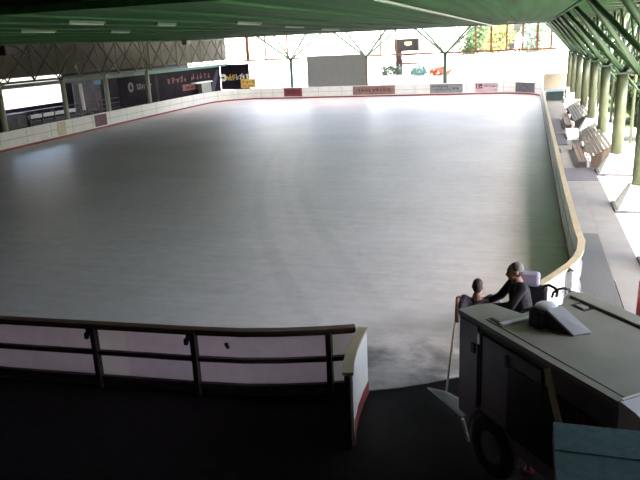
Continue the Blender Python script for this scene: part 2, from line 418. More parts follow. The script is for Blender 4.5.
# near boards, seen from behind
rn = thing('rink_boards', 'near rink boards in shade seen from behind, dark frame, brown cap rail', 'rink boards', (-5, 8.6, 0)); rn['_o'] = (-5, 8.6, 0)
def resample(path, x0, x1, n=8):
    out = []
    for i in range(n+1):
        x = x0+(x1-x0)*i/n
        for a, b in zip(path, path[1:]):
            if min(a[0], b[0])-1e-6 <= x <= max(a[0], b[0])+1e-6:
                k = (x-a[0])/(b[0]-a[0]); out.append((x, a[1]+(b[1]-a[1])*k)); break
    return out
cuts = [(-2.40, -2.72, 'board_back_light'), (-2.72, -4.76, 'board_back'), (-4.76, -5.95, 'board_back'), (-5.95, -6.46, 'board_back_light'), (-6.46, -8.9, 'board_back'), (-8.9, -11.4, 'board_back'), (-11.4, -16, 'board_back'), (-16, -24, 'board_back')]
for a, b, mm in cuts:
    MB().ribbon(resample(near_path, a, b), -.0, .03*-1, .02, HB-.03).build('board_panel', M[mm], rn)
np_ = near_path
MB().ribbon(np_, -.05, .09, HB-.035, HB+.012).build('cap_rail', M['cap_brown'], rn)
MB().ribbon(np_, 0, .07, .575, .645).build('middle_rail', M['frame_dark'], rn)
MB().ribbon(np_, 0, .07, .13, .205).build('bottom_rail', M['frame_dark'], rn)
MB().ribbon(np_, 0, .06, HB-.09, HB-.035).build('top_rail', M['frame_dark'], rn)
MB().ribbon(np_, .0, .02, .02, .10).build('sill_strip', M['panel_grey'], rn)
MB().ribbon(np_, -.045, -.03, .015, .20).build('kick_strip', M['kick_red'], rn)
for x in (-2.72, -4.76, -6.46, -8.9, -11.4, -16):
    p = resample(near_path, x, x-.01, 1)[0]
    post = MB().b2((p[0]-.04, p[1]-.11, 0), (p[0]+.04, p[1], HB-.03)).build('post', M['frame_dark'], rn)
    if x in (-4.76, -6.46):
        MB().b2((p[0]-.13, p[1]-.12, .93), (p[0]-.03, p[1]-.07, .965)).b2((p[0]-.14, p[1]-.12, .86), (p[0]-.085, p[1]-.07, .95)).b2((p[0]-.09, p[1]-.13, .93), (p[0]-.045, p[1]-.08, 1.03)).build('hook', M['black'], post)
p = resample(near_path, -4.25, -4.26, 1)[0]
MB().b2((p[0]-.035, p[1]-.035, .83), (p[0]+.02, p[1], .885), .006).b2((p[0]-.01, p[1]-.045, .80), (p[0]+.04, p[1]-.01, .84), .006).build('latch_knob', M['black'], rn)

# open gate leaf
gp = [(-2.2, 9.14), (-2.2, 8.8), (-2.18, 8.4), (-2.13, 8.0), (-2.06, 7.68)]
gt = thing('gate_leaf', 'open white rink gate leaf with tan cap and red kick strip, swung toward us', 'gate', (-2.15, 8.4, 0)); gt['_o'] = (-2.15, 8.4, 0)
MB().ribbon(gp, .0, .03, .03, HB-.03).build('board_panel', M['board_white'], gt)
MB().ribbon(gp, -.10, .045, HB-.03, HB+.012).build('cap_rail', M['cap_tan'], gt)
MB().ribbon(gp, .03, .042, .03, .22).build('kick_strip', M['kick_red'], gt)
for zz in (.13, .58, HB-.1): MB().ribbon(gp, -.06, 0, zz, zz+.07).build('rail', M['frame_dark'], gt)
for q in (gp[-1], gp[2], gp[0]): MB().b2((q[0]-.07, q[1]-.035, .0), (q[0]-.0, q[1]+.035, HB-.03)).build('post', M['frame_dark'], gt)

# ------------------------------------------------------------------ roof steel
YS = [16.1, 21.9, 27.7, 33.6, 39.5, 45.2, 51.2, 57.0, 62.8]
def column(name, x, y, r, m_shaft, label, foot, strut_r, reach, zt=3.65, zr=6.05, group=None, y_only=False):
    root = thing(name, label, 'column', (x, y, 0), group); root['_o'] = (x, y, 0)
    z0 = .72 if foot else 0
    s = MB().tube((x, y, z0), (x, y, zt), r, r*.95, 14)
    s.build('shaft', m_shaft, root, True)
    MB().box((x, y, zt+.03), (r*3, r*3, .06)).build('cap_plate', M['green_dark'], root)
    if foot:
        s = MB(); a, b = .62, .26
        s.hexa([(x-a, y-a, -.02), (x+a, y-a, -.02), (x+a, y+a, -.02), (x-a, y+a, -.02), (x-b, y-b, .72), (x+b, y-b, .72), (x+b, y+b, .72), (x-b, y+b, .72)])
        s.build('concrete_foot', M['concrete'], root)
        MB().b2((x-.68, y-.68, -.03), (x+.68, y+.68, .05)).build('base_slab', M['rubber'], root)
    for sx in (-1, 1):
        for sy in (-1, 1):
            MB().tube((x, y, zt+.06), (x+sx*reach, y+sy*2.85, zr), strut_r, seg=8).build('strut', M['green'], root, True)
    return root
rlab = {16.1: None, 21.9: 'nearest green column on the right walkway with a pale concrete foot', 27.7: 'green column on the right at the near end of the first bench',
        33.6: 'green column behind the nearer walkway bench', 39.5: 'green column between the two walkway benches', 45.2: 'green column behind the farther walkway bench',
        51.2: 'green column just beyond the farther walkway bench', 57.0: 'second to last green column on the right walkway', 62.8: 'last green column on the right walkway near the beige wall'}
for y in YS[1:]:
    column('roof_column', 3.3, y, .21, M['green_pale'], rlab[y], True, .075, 2.0, group='columns along the right walkway')
column('roof_column', 3.3, 16.1, .21, M['green_pale'], 'green roof column beyond the right picture edge, only its struts showing', True, .075, 2.0, group='columns along the right walkway')
llab = {33.6: 'left column at the picture edge beside the grey metal cabinet', 39.5: 'left column at the right end of the bright opening',
        45.2: 'left column in front of the leaning white post, above the dark red advert', 51.2: 'left column between the two dark banners'}
for y in YS[3:7]:
    column('roof_column', -29.65 if y < 44 else -30.15, y, .17, M['col_left'], llab[y], False, .032, 1.2, group='columns behind the left boards')
xf = at(445, 82, 1, 67.9).x
for px, lab in ((445, 'far column with a V of struts above the orange flowers'), (292, 'far column standing left of the big grey screen'), (366.5, 'far column hard against the right edge of the grey screen')):
    x = at(px, 82, 1, 67.9).x
    column('roof_column', x, 67.9, .17, M['green_dark'], lab, False, .10, 2.9, zr=6.5, group='columns behind the far boards')

# girders along both sides
def girder(label, x, y0, y1, n, z0, z1, r, mname, dbl=.0):
    root = thing('lattice_girder', label, 'girder', (x, (y0+y1)/2, z0)); root['_o'] = (x, (y0+y1)/2, z0)
    MB().b2((x-.09, y0, z0-.07), (x+.09, y1, z0+.07)).build('bottom_chord', M[mname], root)
    MB().b2((x-.08, y0, z1-.07), (x+.08, y1, z1+.07)).build('top_chord', M[mname], root)
    st = (y1-y0)/n
    for i in range(n):
        ya = y0+i*st
        MB().tube((x, ya, z0), (x, ya+st, z1), r, seg=6).build('brace', M[mname], root)
        MB().tube((x+.1, ya, z1), (x+.1, ya+st, z0), r, seg=6).build('brace', M[mname], root)
        if i % 2 == 0: MB().tube((x, ya, z0), (x, ya, z1), r*1.2, seg=6).build('upright', M['green_pale'], root)
    return root
girder('green lattice girder over the left columns', -30.1, 27.7, 68.6, 17, 3.72, 5.98, .048, 'brace_dark')
girder('green lattice girder along the right walkway columns', 3.75, 10.3, 68.3, 20, 3.72, 6.1, .055, 'green')
gx0 = MB()
# roof perimeter members on the right
root = thing('roof_lattice', 'green roof lattice sloping over the right walkway', 'roof lattice', (4, 40, 6)); root['_o'] = (4, 40, 6)
for xx in (1.3, 4.8): MB().b2((xx-.08, 8, 6.02), (xx+.08, 69, 6.18)).build('long_chord', M['green'], root)
for k in range(21):
    y = 10.3+k*2.9
    MB().tube((1.3, y, 6.08), (4.85, y, 6.08), .055, seg=6).build('cross_chord', M['green'], root)
    MB().tube((3.3, y, 7.05), (4.85, y, 6.05), .05, seg=6).build('web', M['green'], root)
    MB().tube((2.4, y, 6.1), (4.4, y+1.45, 7.05), .05, seg=6).build('web', M['green'], root)
# near space frame above the camera
root = thing('space_frame', 'dark green space frame bay overhead at the top of the picture', 'space frame', (-8, 9, 6)); root['_o'] = (-8, 9, 6)
for k in range(7):
    y = 2.5+k*1.45
    if k % 1 == 0: MB().tube((-30, y, 6.28), (3, y, 6.28), .045, seg=6).build('chord', M['green'], root)
for k in range(24):
    x = -29+k*1.4
    MB().tube((x, 7.5, 6.28), (x+.7, 9.6, 7.05), .035, seg=6).build('web', M['green_dark'], root)
    MB().tube((x+1.4, 7.5, 6.28), (x+.7, 9.6, 7.05), .035, seg=6).build('web', M['green_dark'], root)
    MB().ball((x, 8.3, 6.28), (.1, .1, .1), 8).build('node', M['green_dark'], root)
# edge beams under the ceiling and lamp battens
bm_ = MB()
for y in (10.5, 53.8): bm_.b2((-29.6, y, 5.93), (2.3, y+.2, 5.98))
for k in range(15): bm_.b2((-28.2+k*2.1, 10.7, 5.935), (-28.12+k*2.1, 53.8, 5.98))
struct('ceiling_purlin', bm_, M['ceil'])
tray = MB().tube((-2.55, 9.5, 5.89), (-2.55, 54, 5.89), .028, seg=6)
o = tray.build('cable_conduit', M['lamp_tube']); tag(o, 'pale conduit running lengthwise under the green ceiling', 'conduit')
lamps = [(62, 110, 25), (153, 179, 26.2), (230, 267, 25), (280, 308, 28), (20, 56, 33), (110, 130, 33), (205, 228, 36-9), (318, 342, 30.5)]
pl = ['leftmost of the upper row', 'second from left in the upper row', 'third from left in the upper row', 'fourth in the upper row, left of the grey screen', 'leftmost of the lower row', 'second from left in the lower row', '', 'farthest to the right, above the grey screen']
first = None
for i, ((a, b, y), w) in enumerate(zip(lamps, pl)):
    if i == 6: continue
    pa = at(a, y, 2, 5.88); pb = at(b, y, 2, 5.88); yy = (pa.y+pb.y)/2
    t = thing('batten_lamp', 'unlit ceiling lamp tube, '+w, 'lamp', ((pa.x+pb.x)/2, yy, 5.88), 'unlit lamp tubes under the ceiling'); t['_o'] = tuple(t.location)
    xm = (pa.x+pb.x)/2; MB().b2((xm-.05, pa.y, 5.92), (xm+.05, pb.y, 5.98)).build('housing', M['green_dark'], t)
    MB().tube((xm, pa.y+.05, 5.90), (xm, pb.y-.05, 5.90), .022, seg=8).build('tube', M['lamp_tube'], t, True)

# ------------------------------------------------------------------ left side, behind the boards
def banner(p0, p1, x, ztop, zbot, label, fill):
    ya, yb = at(p0, 90, 0, x).y, at(p1, 85, 0, x).y
    root = thing('banner', label, 'banner', (x, (ya+yb)/2, zbot)); root['_o'] = (x, (ya+yb)/2, zbot)
    MB().b2((x-.03, ya, zbot), (x, yb, ztop)).build('cloth', M['banner'], root)
    fill(root, x, ya, yb, zbot, ztop); return root
RI, UP, OUT = (0, 1, 0), (0, 0, 1), (1, 0, 0)
def emblem(root, x, yc, zc, r, m1, m2):
    MB().tube((x, yc, zc), (x+.012, yc, zc), r, seg=20).build('emblem_disc', m1, root)
    MB().hexa([(x+.012, yc-r*.55, zc-r*.4), (x+.012, yc+r*.55, zc-r*.4), (x+.02, yc+r*.55, zc-r*.4), (x+.02, yc-r*.55, zc-r*.4), (x+.012, yc-.05, zc+r*.6), (x+.012, yc+.05, zc+r*.6), (x+.02, yc+.05, zc+r*.6), (x+.02, yc-.05, zc+r*.6)]).build('emblem_mark', m2, root)
def f1(root, x, ya, yb, zb, zt):
    w = yb-ya; emblem(root, x, ya+w*.30, zb+(zt-zb)*.62, .40, M['ink_grey'], M['banner'])
    g = MB(); lettering(g, (x, ya+w*.45, zb+(zt-zb)*.5), RI, UP, OUT, .55, w*.42, 7, 21, .01); g.build('printed_lettering', M['ink_grey'], root)
def f2(root, x, ya, yb, zb, zt):
    w = yb-ya; h = zt-zb
    g = MB(); lettering(g, (x, ya+w*.12, zb+h*.60), RI, UP, OUT, h*.24, w*.30, 5, 31, .01); g.build('printed_lettering', M['ink_red'], root); g = MB(); lettering(g, (x, ya+w*.48, zb+h*.62), RI, UP, OUT, h*.24, w*.34, 5, 32, .01); g.build('printed_lettering', M['ink_red'], root)
    MB().b2((x, ya+w*.34, zb+h*.28), (x+.01, ya+w*.74, zb+h*.50)).build('printed_box', M['ink_red'], root)
    g = MB(); lettering(g, (x+.01, ya+w*.37, zb+h*.33), RI, UP, OUT, h*.12, w*.34, 9, 33, .01); g.build('boxed_lettering', M['banner'], root)
    g = MB()
    for k in range(3): g.hexa([(x, ya+w*(.78+.03*k), zb+.1), (x, ya+w*(.80+.03*k), zb+.1), (x+.01, ya+w*(.80+.03*k), zb+.1), (x+.01, ya+w*(.78+.03*k), zb+.1), (x, ya+w*(.93+.02*k), zt-.3), (x, ya+w*(.945+.02*k), zt-.3), (x+.01, ya+w*(.945+.02*k), zt-.3), (x+.01, ya+w*(.93+.02*k), zt-.3)])
    g.build('printed_slash', M['ink_dark'], root)
def f3(root, x, ya, yb, zb, zt):
    w = yb-ya; h = zt-zb
    emblem(root, x, ya+w*.10, zb+h*.52, .42, M['ink_white'], M['banner'])
    g = MB(); lettering(g, (x, ya+w*.22, zb+h*.38), RI, UP, OUT, h*.26, w*.32, 5, 41, .01); g.build('printed_lettering', M['ink_yellow'], root)
    g = MB(); lettering(g, (x, ya+w*.55, zb+h*.40), RI, UP, OUT, h*.28, w*.42, 5, 42, .01); g.build('printed_letters', M['ink_white'], root)
banner(119, 156, -30.9, 3.35, 1.0, 'dark banner with a faint grey round emblem, left of the red lettered banner', f1)
banner(159, 221, -30.9, 3.35, .75, 'dark banner with red lettering and a red boxed line', f2)
# third banner sits at the far left corner facing the rink
xa, xb = at(221, 78, 1, 68.2).x, at(249.5, 78, 1, 68.2).x
root = thing('banner', 'black banner with a white round emblem and pale lettering at the far left corner', 'banner', (xa, 68.2, 1)); root['_o'] = (xa, 68.2, 1)
MB().b2((xa, 68.2, .9), (xb, 68.24, 3.5)).build('cloth', M['banner'], root)
w = xb-xa
MB().tube((xa+w*.09, 68.2, 2.15), (xa+w*.09, 68.18, 2.15), .38, seg=20).build('emblem_disc', M['ink_white'], root)
MB().b2((xa+w*.09-.12, 68.165, 2.05), (xa+w*.09+.12, 68.18, 2.25)).build('emblem_mark', M['banner'], root)
g = MB(); lettering(g, (xa+w*.22, 68.2, 1.85), (1, 0, 0), UP, (0, -1, 0), .65, w*.28, 4, 41, .02); g.build('printed_lettering', M['ink_yellow'], root)
g = MB(); lettering(g, (xa+w*.52, 68.2, 1.9), (1, 0, 0), UP, (0, -1, 0), .75, w*.46, 4, 42, .02); g.build('printed_letters', M['ink_white'], root)
# small orange sign beneath it
xa, xb = at(241, 85, 1, 67.4).x, at(256, 85, 1, 67.4).x
root = thing('sign_board', 'small orange sign at the right foot of the corner banner', 'sign', (xa, 67.4, 1)); root['_o'] = (xa, 67.4, 1)
MB().b2((xa, 67.4, 1.1), (xb, 67.44, 2.0)).build('board', M['ink_yellow'], root)
g = MB(); lettering(g, (xa+.15, 67.4, 1.55), (1, 0, 0), UP, (0, -1, 0), .3, (xb-xa)*.8, 4, 51, .015); g.build('printed_lettering', M['rust'], root); g = MB(); lettering(g, (xa+.15, 67.4, 1.2), (1, 0, 0), UP, (0, -1, 0), .22, (xb-xa)*.8, 5, 52, .015); g.build('printed_lettering', M['rust'], root)
MB().tube((xa+.3, 67.42, -.03), (xa+.3, 67.42, 1.1), .04).tube((xb-.3, 67.42, -.03), (xb-.3, 67.42, 1.1), .04).build('legs', M['steel'], root)

# fascia strip over the banners
o = MB().b2((-30.93, 50, 3.34), (-30.6, 68.6, 3.58)).build('fascia_strip', M['ink_teal']); tag(o, 'teal fascia strip over the left banners', 'fascia')
o = MB().b2((-30.93, 28, 3.34), (-30.6, 50, 3.58)).build('fascia_strip', M['green_dark']); tag(o, 'dark green fascia strip over the left opening', 'fascia')
# tiered spectator benches
for i, (yy0, yy1, lab) in enumerate(((40.2, 46.5, 'brown tiered bench rows behind the leaning white post'), (46.9, 57, 'brown tiered bench rows below the grey emblem banner'))):
    root = thing('tiered_bench', lab, 'bench', (-33, yy0, 0), 'spectator benches on the left'); root['_o'] = (-33, yy0, 0)
    for k in range(4):
        x = -31.6-.9*k; z = .55+.28*k
        for j in range(2): MB().b2((x-.42+.22*j, yy0, z), (x-.24+.22*j, yy1, z+.05)).build('plank', M['wood'], root)
        for n in range(4):
            y = yy0+.3+n*(yy1-yy0-.6)/3; MB().b2((x-.35, y-.03, -.03), (x-.29, y+.03, z)).b2((x-.1, y-.03, -.03), (x-.04, y+.03, z)).b2((x-.35, y-.02, z-.12), (x-.04, y+.02, z-.06)).build('leg_frame', M['frame_dark'], root)
# leaning posts and hoarding behind
def leaning(px0, py0, px1, py1, x, name, label, r, mm):
    a, b = at(px0, py0, 0, x), at(px1, py1, 0, x)
    a.z = max(a.z, .0); o = MB().tube(b, a, r, seg=8).build(name, M[mm]); return tag(o, label, 'post')
leaning(80, 84, 84.5, 110, -31.2, 'leaning_post', 'white post leaning in the dark left stand', .12, 'white_paint')
leaning(92, 86, 98, 108, -31.3, 'leaning_post', 'thin grey post leaning right of the white one', .09, 'panel_grey')
ya, yb = at(66, 95, 0, -33.6).y, at(80, 95, 0, -33.6).y
o = MB().b2((-35.7, 48.7, -.03), (-35.6, 52.5, 3.0)).b2((-35.6, 48.7, 1.9), (-35.56, 52.5, 1.96)).build('hoarding', M['panel_grey']); tag(o, 'grey hoarding panel in the left stand right of the bright opening', 'panel')
p = at(97, 82.5, 0, -33.0)
root = thing('flood_lamp', 'small pale blue lamp under the left girder', 'lamp', p); root['_o'] = tuple(p)
MB().b2((p.x-.1, p.y-.45, p.z-.2), (p.x+.05, p.y+.45, p.z+.22)).build('housing', M['panel_grey'], root)
MB().b2((p.x+.05, p.y-.4, p.z-.15), (p.x+.07, p.y+.4, p.z+.18)).build('lens', M['blue_glass'], root)
MB().tube((p.x, p.y, p.z+.2), (p.x, p.y, 7.1), .02).build('hanger', M['frame_dark'], root)
# grey cabinet + white rail at the opening
pa, pb = at(4, 118, 0, -30.2), at(27, 118, 0, -30.2)
root = thing('metal_cabinet', 'grey metal cabinet at the left picture edge behind the boards', 'cabinet', (-30.6, pa.y, 0)); root['_o'] = (-30.6, pa.y, 0)
MB().b2((-31.1, pa.y, -.03), (-30.2, pb.y, 1.75), .03).build('body', M['panel_grey'], root)
MB().b2((-30.2, pa.y+.08, .1), (-30.17, (pa.y+pb.y)/2-.02, 1.65)).build('door', M['panel_grey'], root)
MB().b2((-30.2, (pa.y+pb.y)/2+.02, .1), (-30.17, pb.y-.08, 1.65)).build('door', M['panel_grey'], root)
MB().b2((-31.12, pa.y-.03, 1.75), (-30.17, pb.y+.03, 1.85)).build('lid', M['frame_dark'], root)
pa, pb = at(28, 115, 0, -30.9), at(64, 109, 0, -30.9)
root = thing('guard_rail', 'white guard rail across the bright left opening', 'rail', (-30.9, pa.y, 0)); root['_o'] = (-30.9, pa.y, 0)
MB().b2((-30.95, pa.y, 1.32), (-30.85, pb.y+1.2, 1.55)).build('top_rail', M['white_paint'], root)
MB().b2((-30.95, pa.y, .7), (-30.88, pb.y+1.2, 1.15)).build('lower_board', M['frame_dark'], root)
for k in range(4):
    y = pa.y+.1+k*(pb.y-pa.y)/3; MB().b2((-30.97, y-.06, -.03), (-30.83, y+.06, 1.62)).build('post', M['panel_grey'], root)
o = MB().b2((-37.5, 40, -.03), (-37.3, 50, 1.45)).build('low_wall', M['wall_dark']); tag(o, 'dark low wall behind the white rail in the left opening', 'wall')
# electric cabinet before the red banner
pa, pb = at(199, 88, 0, -30.35), at(214, 88, 0, -30.35)
root = thing('electric_cabinet', 'pale green cabinet standing before the red lettered banner', 'cabinet', (-30.45, pa.y, 0)); root['_o'] = (-30.45, pa.y, 0)
MB().b2((-30.75, pa.y+.6, -.03), (-30.35, pb.y-.6, 2.0), .02).build('body', M['cab_green'], root)
MB().b2((-30.8, pa.y-.6, 2.0), (-30.3, pb.y-.3, 2.12)).build('top_shelf', M['white_paint'], root)
# loudspeakers under the ceiling
for (px, py), x, lab, h in (((186, 41.5), -29.0, 'black loudspeaker hanging under the ceiling above the banners', .55), ((7, 50.5), -29.0, 'black loudspeaker hanging at the upper left picture edge', .55)):
    p = at(px, py, 0, x); root = thing('loudspeaker', lab, 'speaker', p, 'hanging loudspeakers'); root['_o'] = tuple(p)
    MB().box(p, (.45, h*1.5, h), None, .04).build('case', M['black'], root)
    MB().box((p.x+.235, p.y, p.z), (.02, h*1.3, h*.85)).build('grille', M['frame_dark'], root)
    MB().tube((p.x, p.y, p.z+h/2), (p.x, p.y, 5.98), .03).build('bracket', M['green_dark'], root)

# ------------------------------------------------------------------ far end
def fx(px, Y, py=80): return at(px, py, 1, Y).x
def fz(px, py, Y): return at(px, py, 1, Y).z
YG = 69.6
wn = MB()
for px, w in ((247, .22), (252.5, .07), (265, .10), (287, .11), (380.5, .10), (396, .09), (441, .08), (459, .07), (475.5, .10), (491, .12), (506.5, .10), (522.5, .10), (537, .13), (551, .12)):
    x = fx(px, YG, 48); wn.b2((x-w*.8, YG, 3.75), (x+w*.8, YG+.12, 6.4))
wn.b2((fx(240, YG), YG, 3.70), (fx(300, YG), YG+.1, 3.88)).b2((fx(366, YG), YG, 3.70), (fx(556, YG), YG+.1, 3.88))
struct('window_1', wn, M['rust'])
root = thing('terrace_railing', 'rust brown railing line behind the far boards', 'railing', (-18, 71, 0)); root['_o'] = (-18, 71, 0)
for pxa, pxb in ((254, 292), (368, 432)):
    MB().b2((fx(pxa, 71), 71, 2.78), (fx(pxb, 71), 71.08, 2.9)).build('rail', M['rust'], root)
    for k in range(3):
        x = fx(pxa, 71)+.1+k*(fx(pxb, 71)-fx(pxa, 71)-.2)/2; MB().tube((x, 71.04, -.03), (x, 71.04, 2.8), .045).build('post', M['wall_white'], root)
# big grey screen
Ys = 67.2
xa, xb = fx(307.5, Ys, 70), fx(365, Ys, 70)
root = thing('grey_screen', 'large plain grey screen panel behind the far boards', 'screen', ((xa+xb)/2, Ys, 0)); root['_o'] = ((xa+xb)/2, Ys, 0)
MB().b2((xa, Ys, 1.02), (xb, Ys+.12, fz(336, 55, Ys)), .03).build('panel', M['screen_grey'], root)
for xe in (xa-.05, xb): MB().b2((xe, Ys+.02, 1.0), (xe+.05, Ys+.14, fz(336, 55, Ys))).build('edge_frame', M['rust'], root)
for x in (xa+.4, (xa+xb)/2, xb-.4): MB().b2((x-.06, Ys+.12, -.03), (x+.06, Ys+.24, 3.6)).build('leg', M['steel'], root)
# black board with orange mark, high up
Yk = 71.5
xa, xb = fx(394.5, Yk, 45), fx(419, Yk, 45)
root = thing('black_sign', 'black hanging sign with a small orange white mark at the far end', 'sign', (xa, Yk, 3)); root['_o'] = (xa, Yk, 3)
za, zb = fz(400, 51.5, Yk), fz(400, 39, Yk)
MB().b2((xa, Yk, za), (xb, Yk+.15, zb), .02).build('board', M['black'], root)
MB().b2((xa+1.05, Yk-.02, za+.62), (xa+1.75, Yk, za+.92)).build('mark', M['ink_yellow'], root)
MB().b2((xa+1.22, Yk-.03, za+.55), (xa+1.55, Yk-.02, za+.74)).build('mark_tip', M['ink_white'], root)
MB().b2((xa+.1, Yk+.02, -.03), (xa+.75, Yk+.14, za)).build('stem', M['frame_dark'], root)
# white parasol-like drum beside it
p0 = at(411, 60, 1, 72.5)
root = thing('white_canopy', 'white rounded canopy right of the black sign stem', 'canopy', (p0.x, 72.5, 0)); root['_o'] = (p0.x, 72.5, 0)
MB().tube((p0.x, 72.5, 2.6), (p0.x, 72.5, 3.7), 1.05, .8, 20).ball((p0.x, 72.5, 3.7), (.8, .8, .25), 16).build('cover', M['wall_white'], root)
MB().tube((p0.x, 72.5, -.03), (p0.x, 72.5, 2.6), .05).build('pole', M['steel'], root)
# planters with flowers
def leafy(mb, c, rad, n, size, rnd):
    for _ in range(n):
        while True:
            d = V((rnd.uniform(-1, 1), rnd.uniform(-1, 1), rnd.uniform(-1, 1)))
            if .35 < d.length < 1: break
        p = V(c)+V((d.x*rad[0], d.y*rad[1], d.z*rad[2]))
        a = V((rnd.gauss(0, 1), rnd.gauss(0, 1), rnd.gauss(0, 1))).normalized(); b = a.cross(V((rnd.gauss(0, 1), rnd.gauss(0, 1), rnd.gauss(0, 1)))).normalized()
        s = size*rnd.uniform(.6, 1.3)
        vs = [mb.bm.verts.new(p+a*s*.5), mb.bm.verts.new(p+b*s*.3), mb.bm.verts.new(p-a*s*.5), mb.bm.verts.new(p-b*s*.3)]
        mb.bm.faces.new(vs)
rnd = random.Random(11)
for pxa, pxb, y0_, y1_, mm, lab in ((411, 428, 78, 68, 'leaf_teal', 'planter with blue green foliage behind the white advert'), (429, 452, 78, 69, 'flower_red', 'planter with orange red flowers beside the far column'), (380, 403, 78, 67, 'leaf_far_grey', 'planter with grey green foliage right of the grey screen')):
    Yp = 70.3; xa, xb = fx(pxa, Yp, 75), fx(pxb, Yp, 75); zb = fz(pxa, y0_, Yp); zt = fz(pxa, y1_, Yp)
    root = thing('flower_planter', lab, 'planter', ((xa+xb)/2, Yp, 0), 'planters behind the far boards'); root['_o'] = ((xa+xb)/2, Yp, 0)
    MB().b2((xa, Yp-.35, -.03), (xb, Yp+.35, zb+.25), .02).build('trough', M['wall_white'], root)
    g = MB(); leafy(g, ((xa+xb)/2, Yp, zb+.25+(zt-zb)*.4), ((xb-xa)*.52, .55, (zt-zb)*.55), 420, .28, rnd); g.build('foliage', M[mm], root)
# white pavilion with small lettering
YW = 74.0
struct('wall_far_pavilion', MB().b2((fx(452, YW), YW, -.03), (fx(548, YW), YW+3, 3.3)).b2((fx(252, 80), 80, -.03), (fx(450, 80), 84, 3.0)), M['wall_white'])
root = thing('wall_sign', 'white wall sign with a row of tiny dark letters above the pink advert', 'sign', (fx(481, YW), YW, 2)); root['_o'] = (fx(481, YW), YW, 2)
xa, xb = fx(464, YW-.05, 73), fx(500, YW-.05, 73)
MB().b2((xa, YW-.06, fz(480, 79, YW)), (xb, YW, fz(480, 67.5, YW))).build('board', M['wall_white'], root)
g = MB(); z_ = fz(480, 73.8, YW)
for k, px in enumerate((468.5, 473.5, 478.5, 482.3, 485.3, 489.0, 492.2)):
    g = MB(); lettering(g, (fx(px-.9, YW, 73), YW-.06, z_), (1, 0, 0), UP, (0, -1, 0), .26, .24, 1, 60+k, .02, .25, .0); g.build('printed_letter', M['ink_dark'], root)
g = MB(); lettering(g, (fx(470, YW, 70), YW-.06, fz(475, 70.4, YW)), (1, 0, 0), UP, (0, -1, 0), .09, 1.3, 9, 77, .02)
g.build('printed_lettering', M['ink_dark'], root); g = MB(); lettering(g, (fx(497.2, YW, 75), YW-.06, fz(498, 76, YW)), (1, 0, 0), UP, (0, -1, 0), .2, .22, 1, 79, .02, .25, 0)
g.build('printed_lettering', M['ink_dark'], root)
# beige wall past the end of the walkway
struct('wall_far_beige', MB().b2((fx(543, 68.5, 90), 68.5, -.03), (5.2, 68.8, 1.55)), M['wall_beige'])
# tall pale houses behind
struct('wall_far_house', MB().b2((-60, 112, -.1), (-8, 118, 9)).b2((-2, 104, -.1), (26, 112, 5.2)), M['wall_white'])
struct('wall_right_house', MB().b2((19, 22, -.1), (26, 60, 4.6)).b2((17, 66, -.1), (24, 96, 4.6)), M['wall_tan'])
struct('wall_left_house', MB().b2((-56, 34, -.1), (-50, 80, 9)), M['wall_shade'])

# ------------------------------------------------------------------ trees
def tree(label, x, y, h, r, mname, seed, group):
    rnd = random.Random(seed); root = thing('tree', label, 'tree', (x, y, 0), group); root['_o'] = (x, y, 0)
    t = MB().limb((x, y, -.1), (x+.1, y, h*.4), .2, .14, 8)
    for k in range(5):
        a = k*1.3+seed; t.limb((x+.1, y, h*(.3+.03*k)), (x+r*.5*math.cos(a), y+r*.5*math.sin(a), h*(.55+.06*k)), .09, .04, 6)
    t.build('trunk', M['bark'], root, True)
    g = MB()
    for k in range(9):
        a = rnd.uniform(0, 2*PI); q = rnd.uniform(.1, .62)*r
        leafy(g, (x+q*math.cos(a), y+q*math.sin(a), h*rnd.uniform(.42, .86)), (r*.55, r*.55, h*.17), 230, .36, rnd)
    g.build('foliage', M[mname], root)
TR = [(9.4, 20, 3.9, 2.3, 'leaf', 'nearest green bushy tree beyond the right columns'), (10.5, 26.5, 4.2, 2.6, 'leaf_yellow', 'yellow green bushy tree outside behind the first bench'),
      (9.6, 33, 3.9, 2.4, 'leaf', 'green bushy tree outside behind the nearer bench'), (10.6, 41, 4.4, 2.8, 'leaf', 'green bushy tree outside between the tan houses'), (9.4, 50, 4.2, 2.6, 'leaf_grey', 'grey green bushy tree outside level with the farther bench'),
      (10, 60, 4.6, 3, 'leaf', 'green bushy tree outside at the far right corner'), (8.2, 74, 4.8, 2.6, 'leaf_grey', 'grey green bushy tree past the beige wall')]
for i, (x, y, h, r, mm, lab) in enumerate(TR): tree(lab, x+2.2, y, h, r, mm, i+1, 'trees outside on the right')
def shrub(label, x, y, h, r, mname, seed):
    rnd = random.Random(seed); root = thing('shrub', label, 'shrub', (x, y, 0), 'shrubs behind the outer posts'); root['_o'] = (x, y, 0)
    t = MB()
    for k in range(4): t.tube((x, y, -.1), (x+.5*math.cos(k*1.6), y+.7*math.sin(k*1.6), h*.6), .06, .03, 6)
    t.build('stems', M['bark'], root)
    g = MB(); leafy(g, (x, y, h*.56), (r*1.0, r*1.9, h*.46), 2600, .30, rnd); g.build('foliage', M[mname], root)
for i, (x, y, h, r, mm, lab) in enumerate(((5.6, 36.5, 3.3, .9, 'leaf', 'first green shrub behind the outer posts, level with the nearer bench'), (6.2, 43, 3.6, 1.1, 'leaf_yellow', 'yellowish shrub behind the outer posts between the benches'), (6.4, 49.5, 3.5, 1.1, 'leaf', 'green shrub behind the outer posts by the farther bench'),
        (6.2, 56, 3.7, 1.1, 'leaf_grey', 'grey green shrub behind the outer posts past the farther bench'), (6.0, 62.5, 3.6, 1.0, 'leaf', 'last green shrub behind the outer posts before the beige wall'))): shrub(lab, x, y, h, r, mm, 50+i)
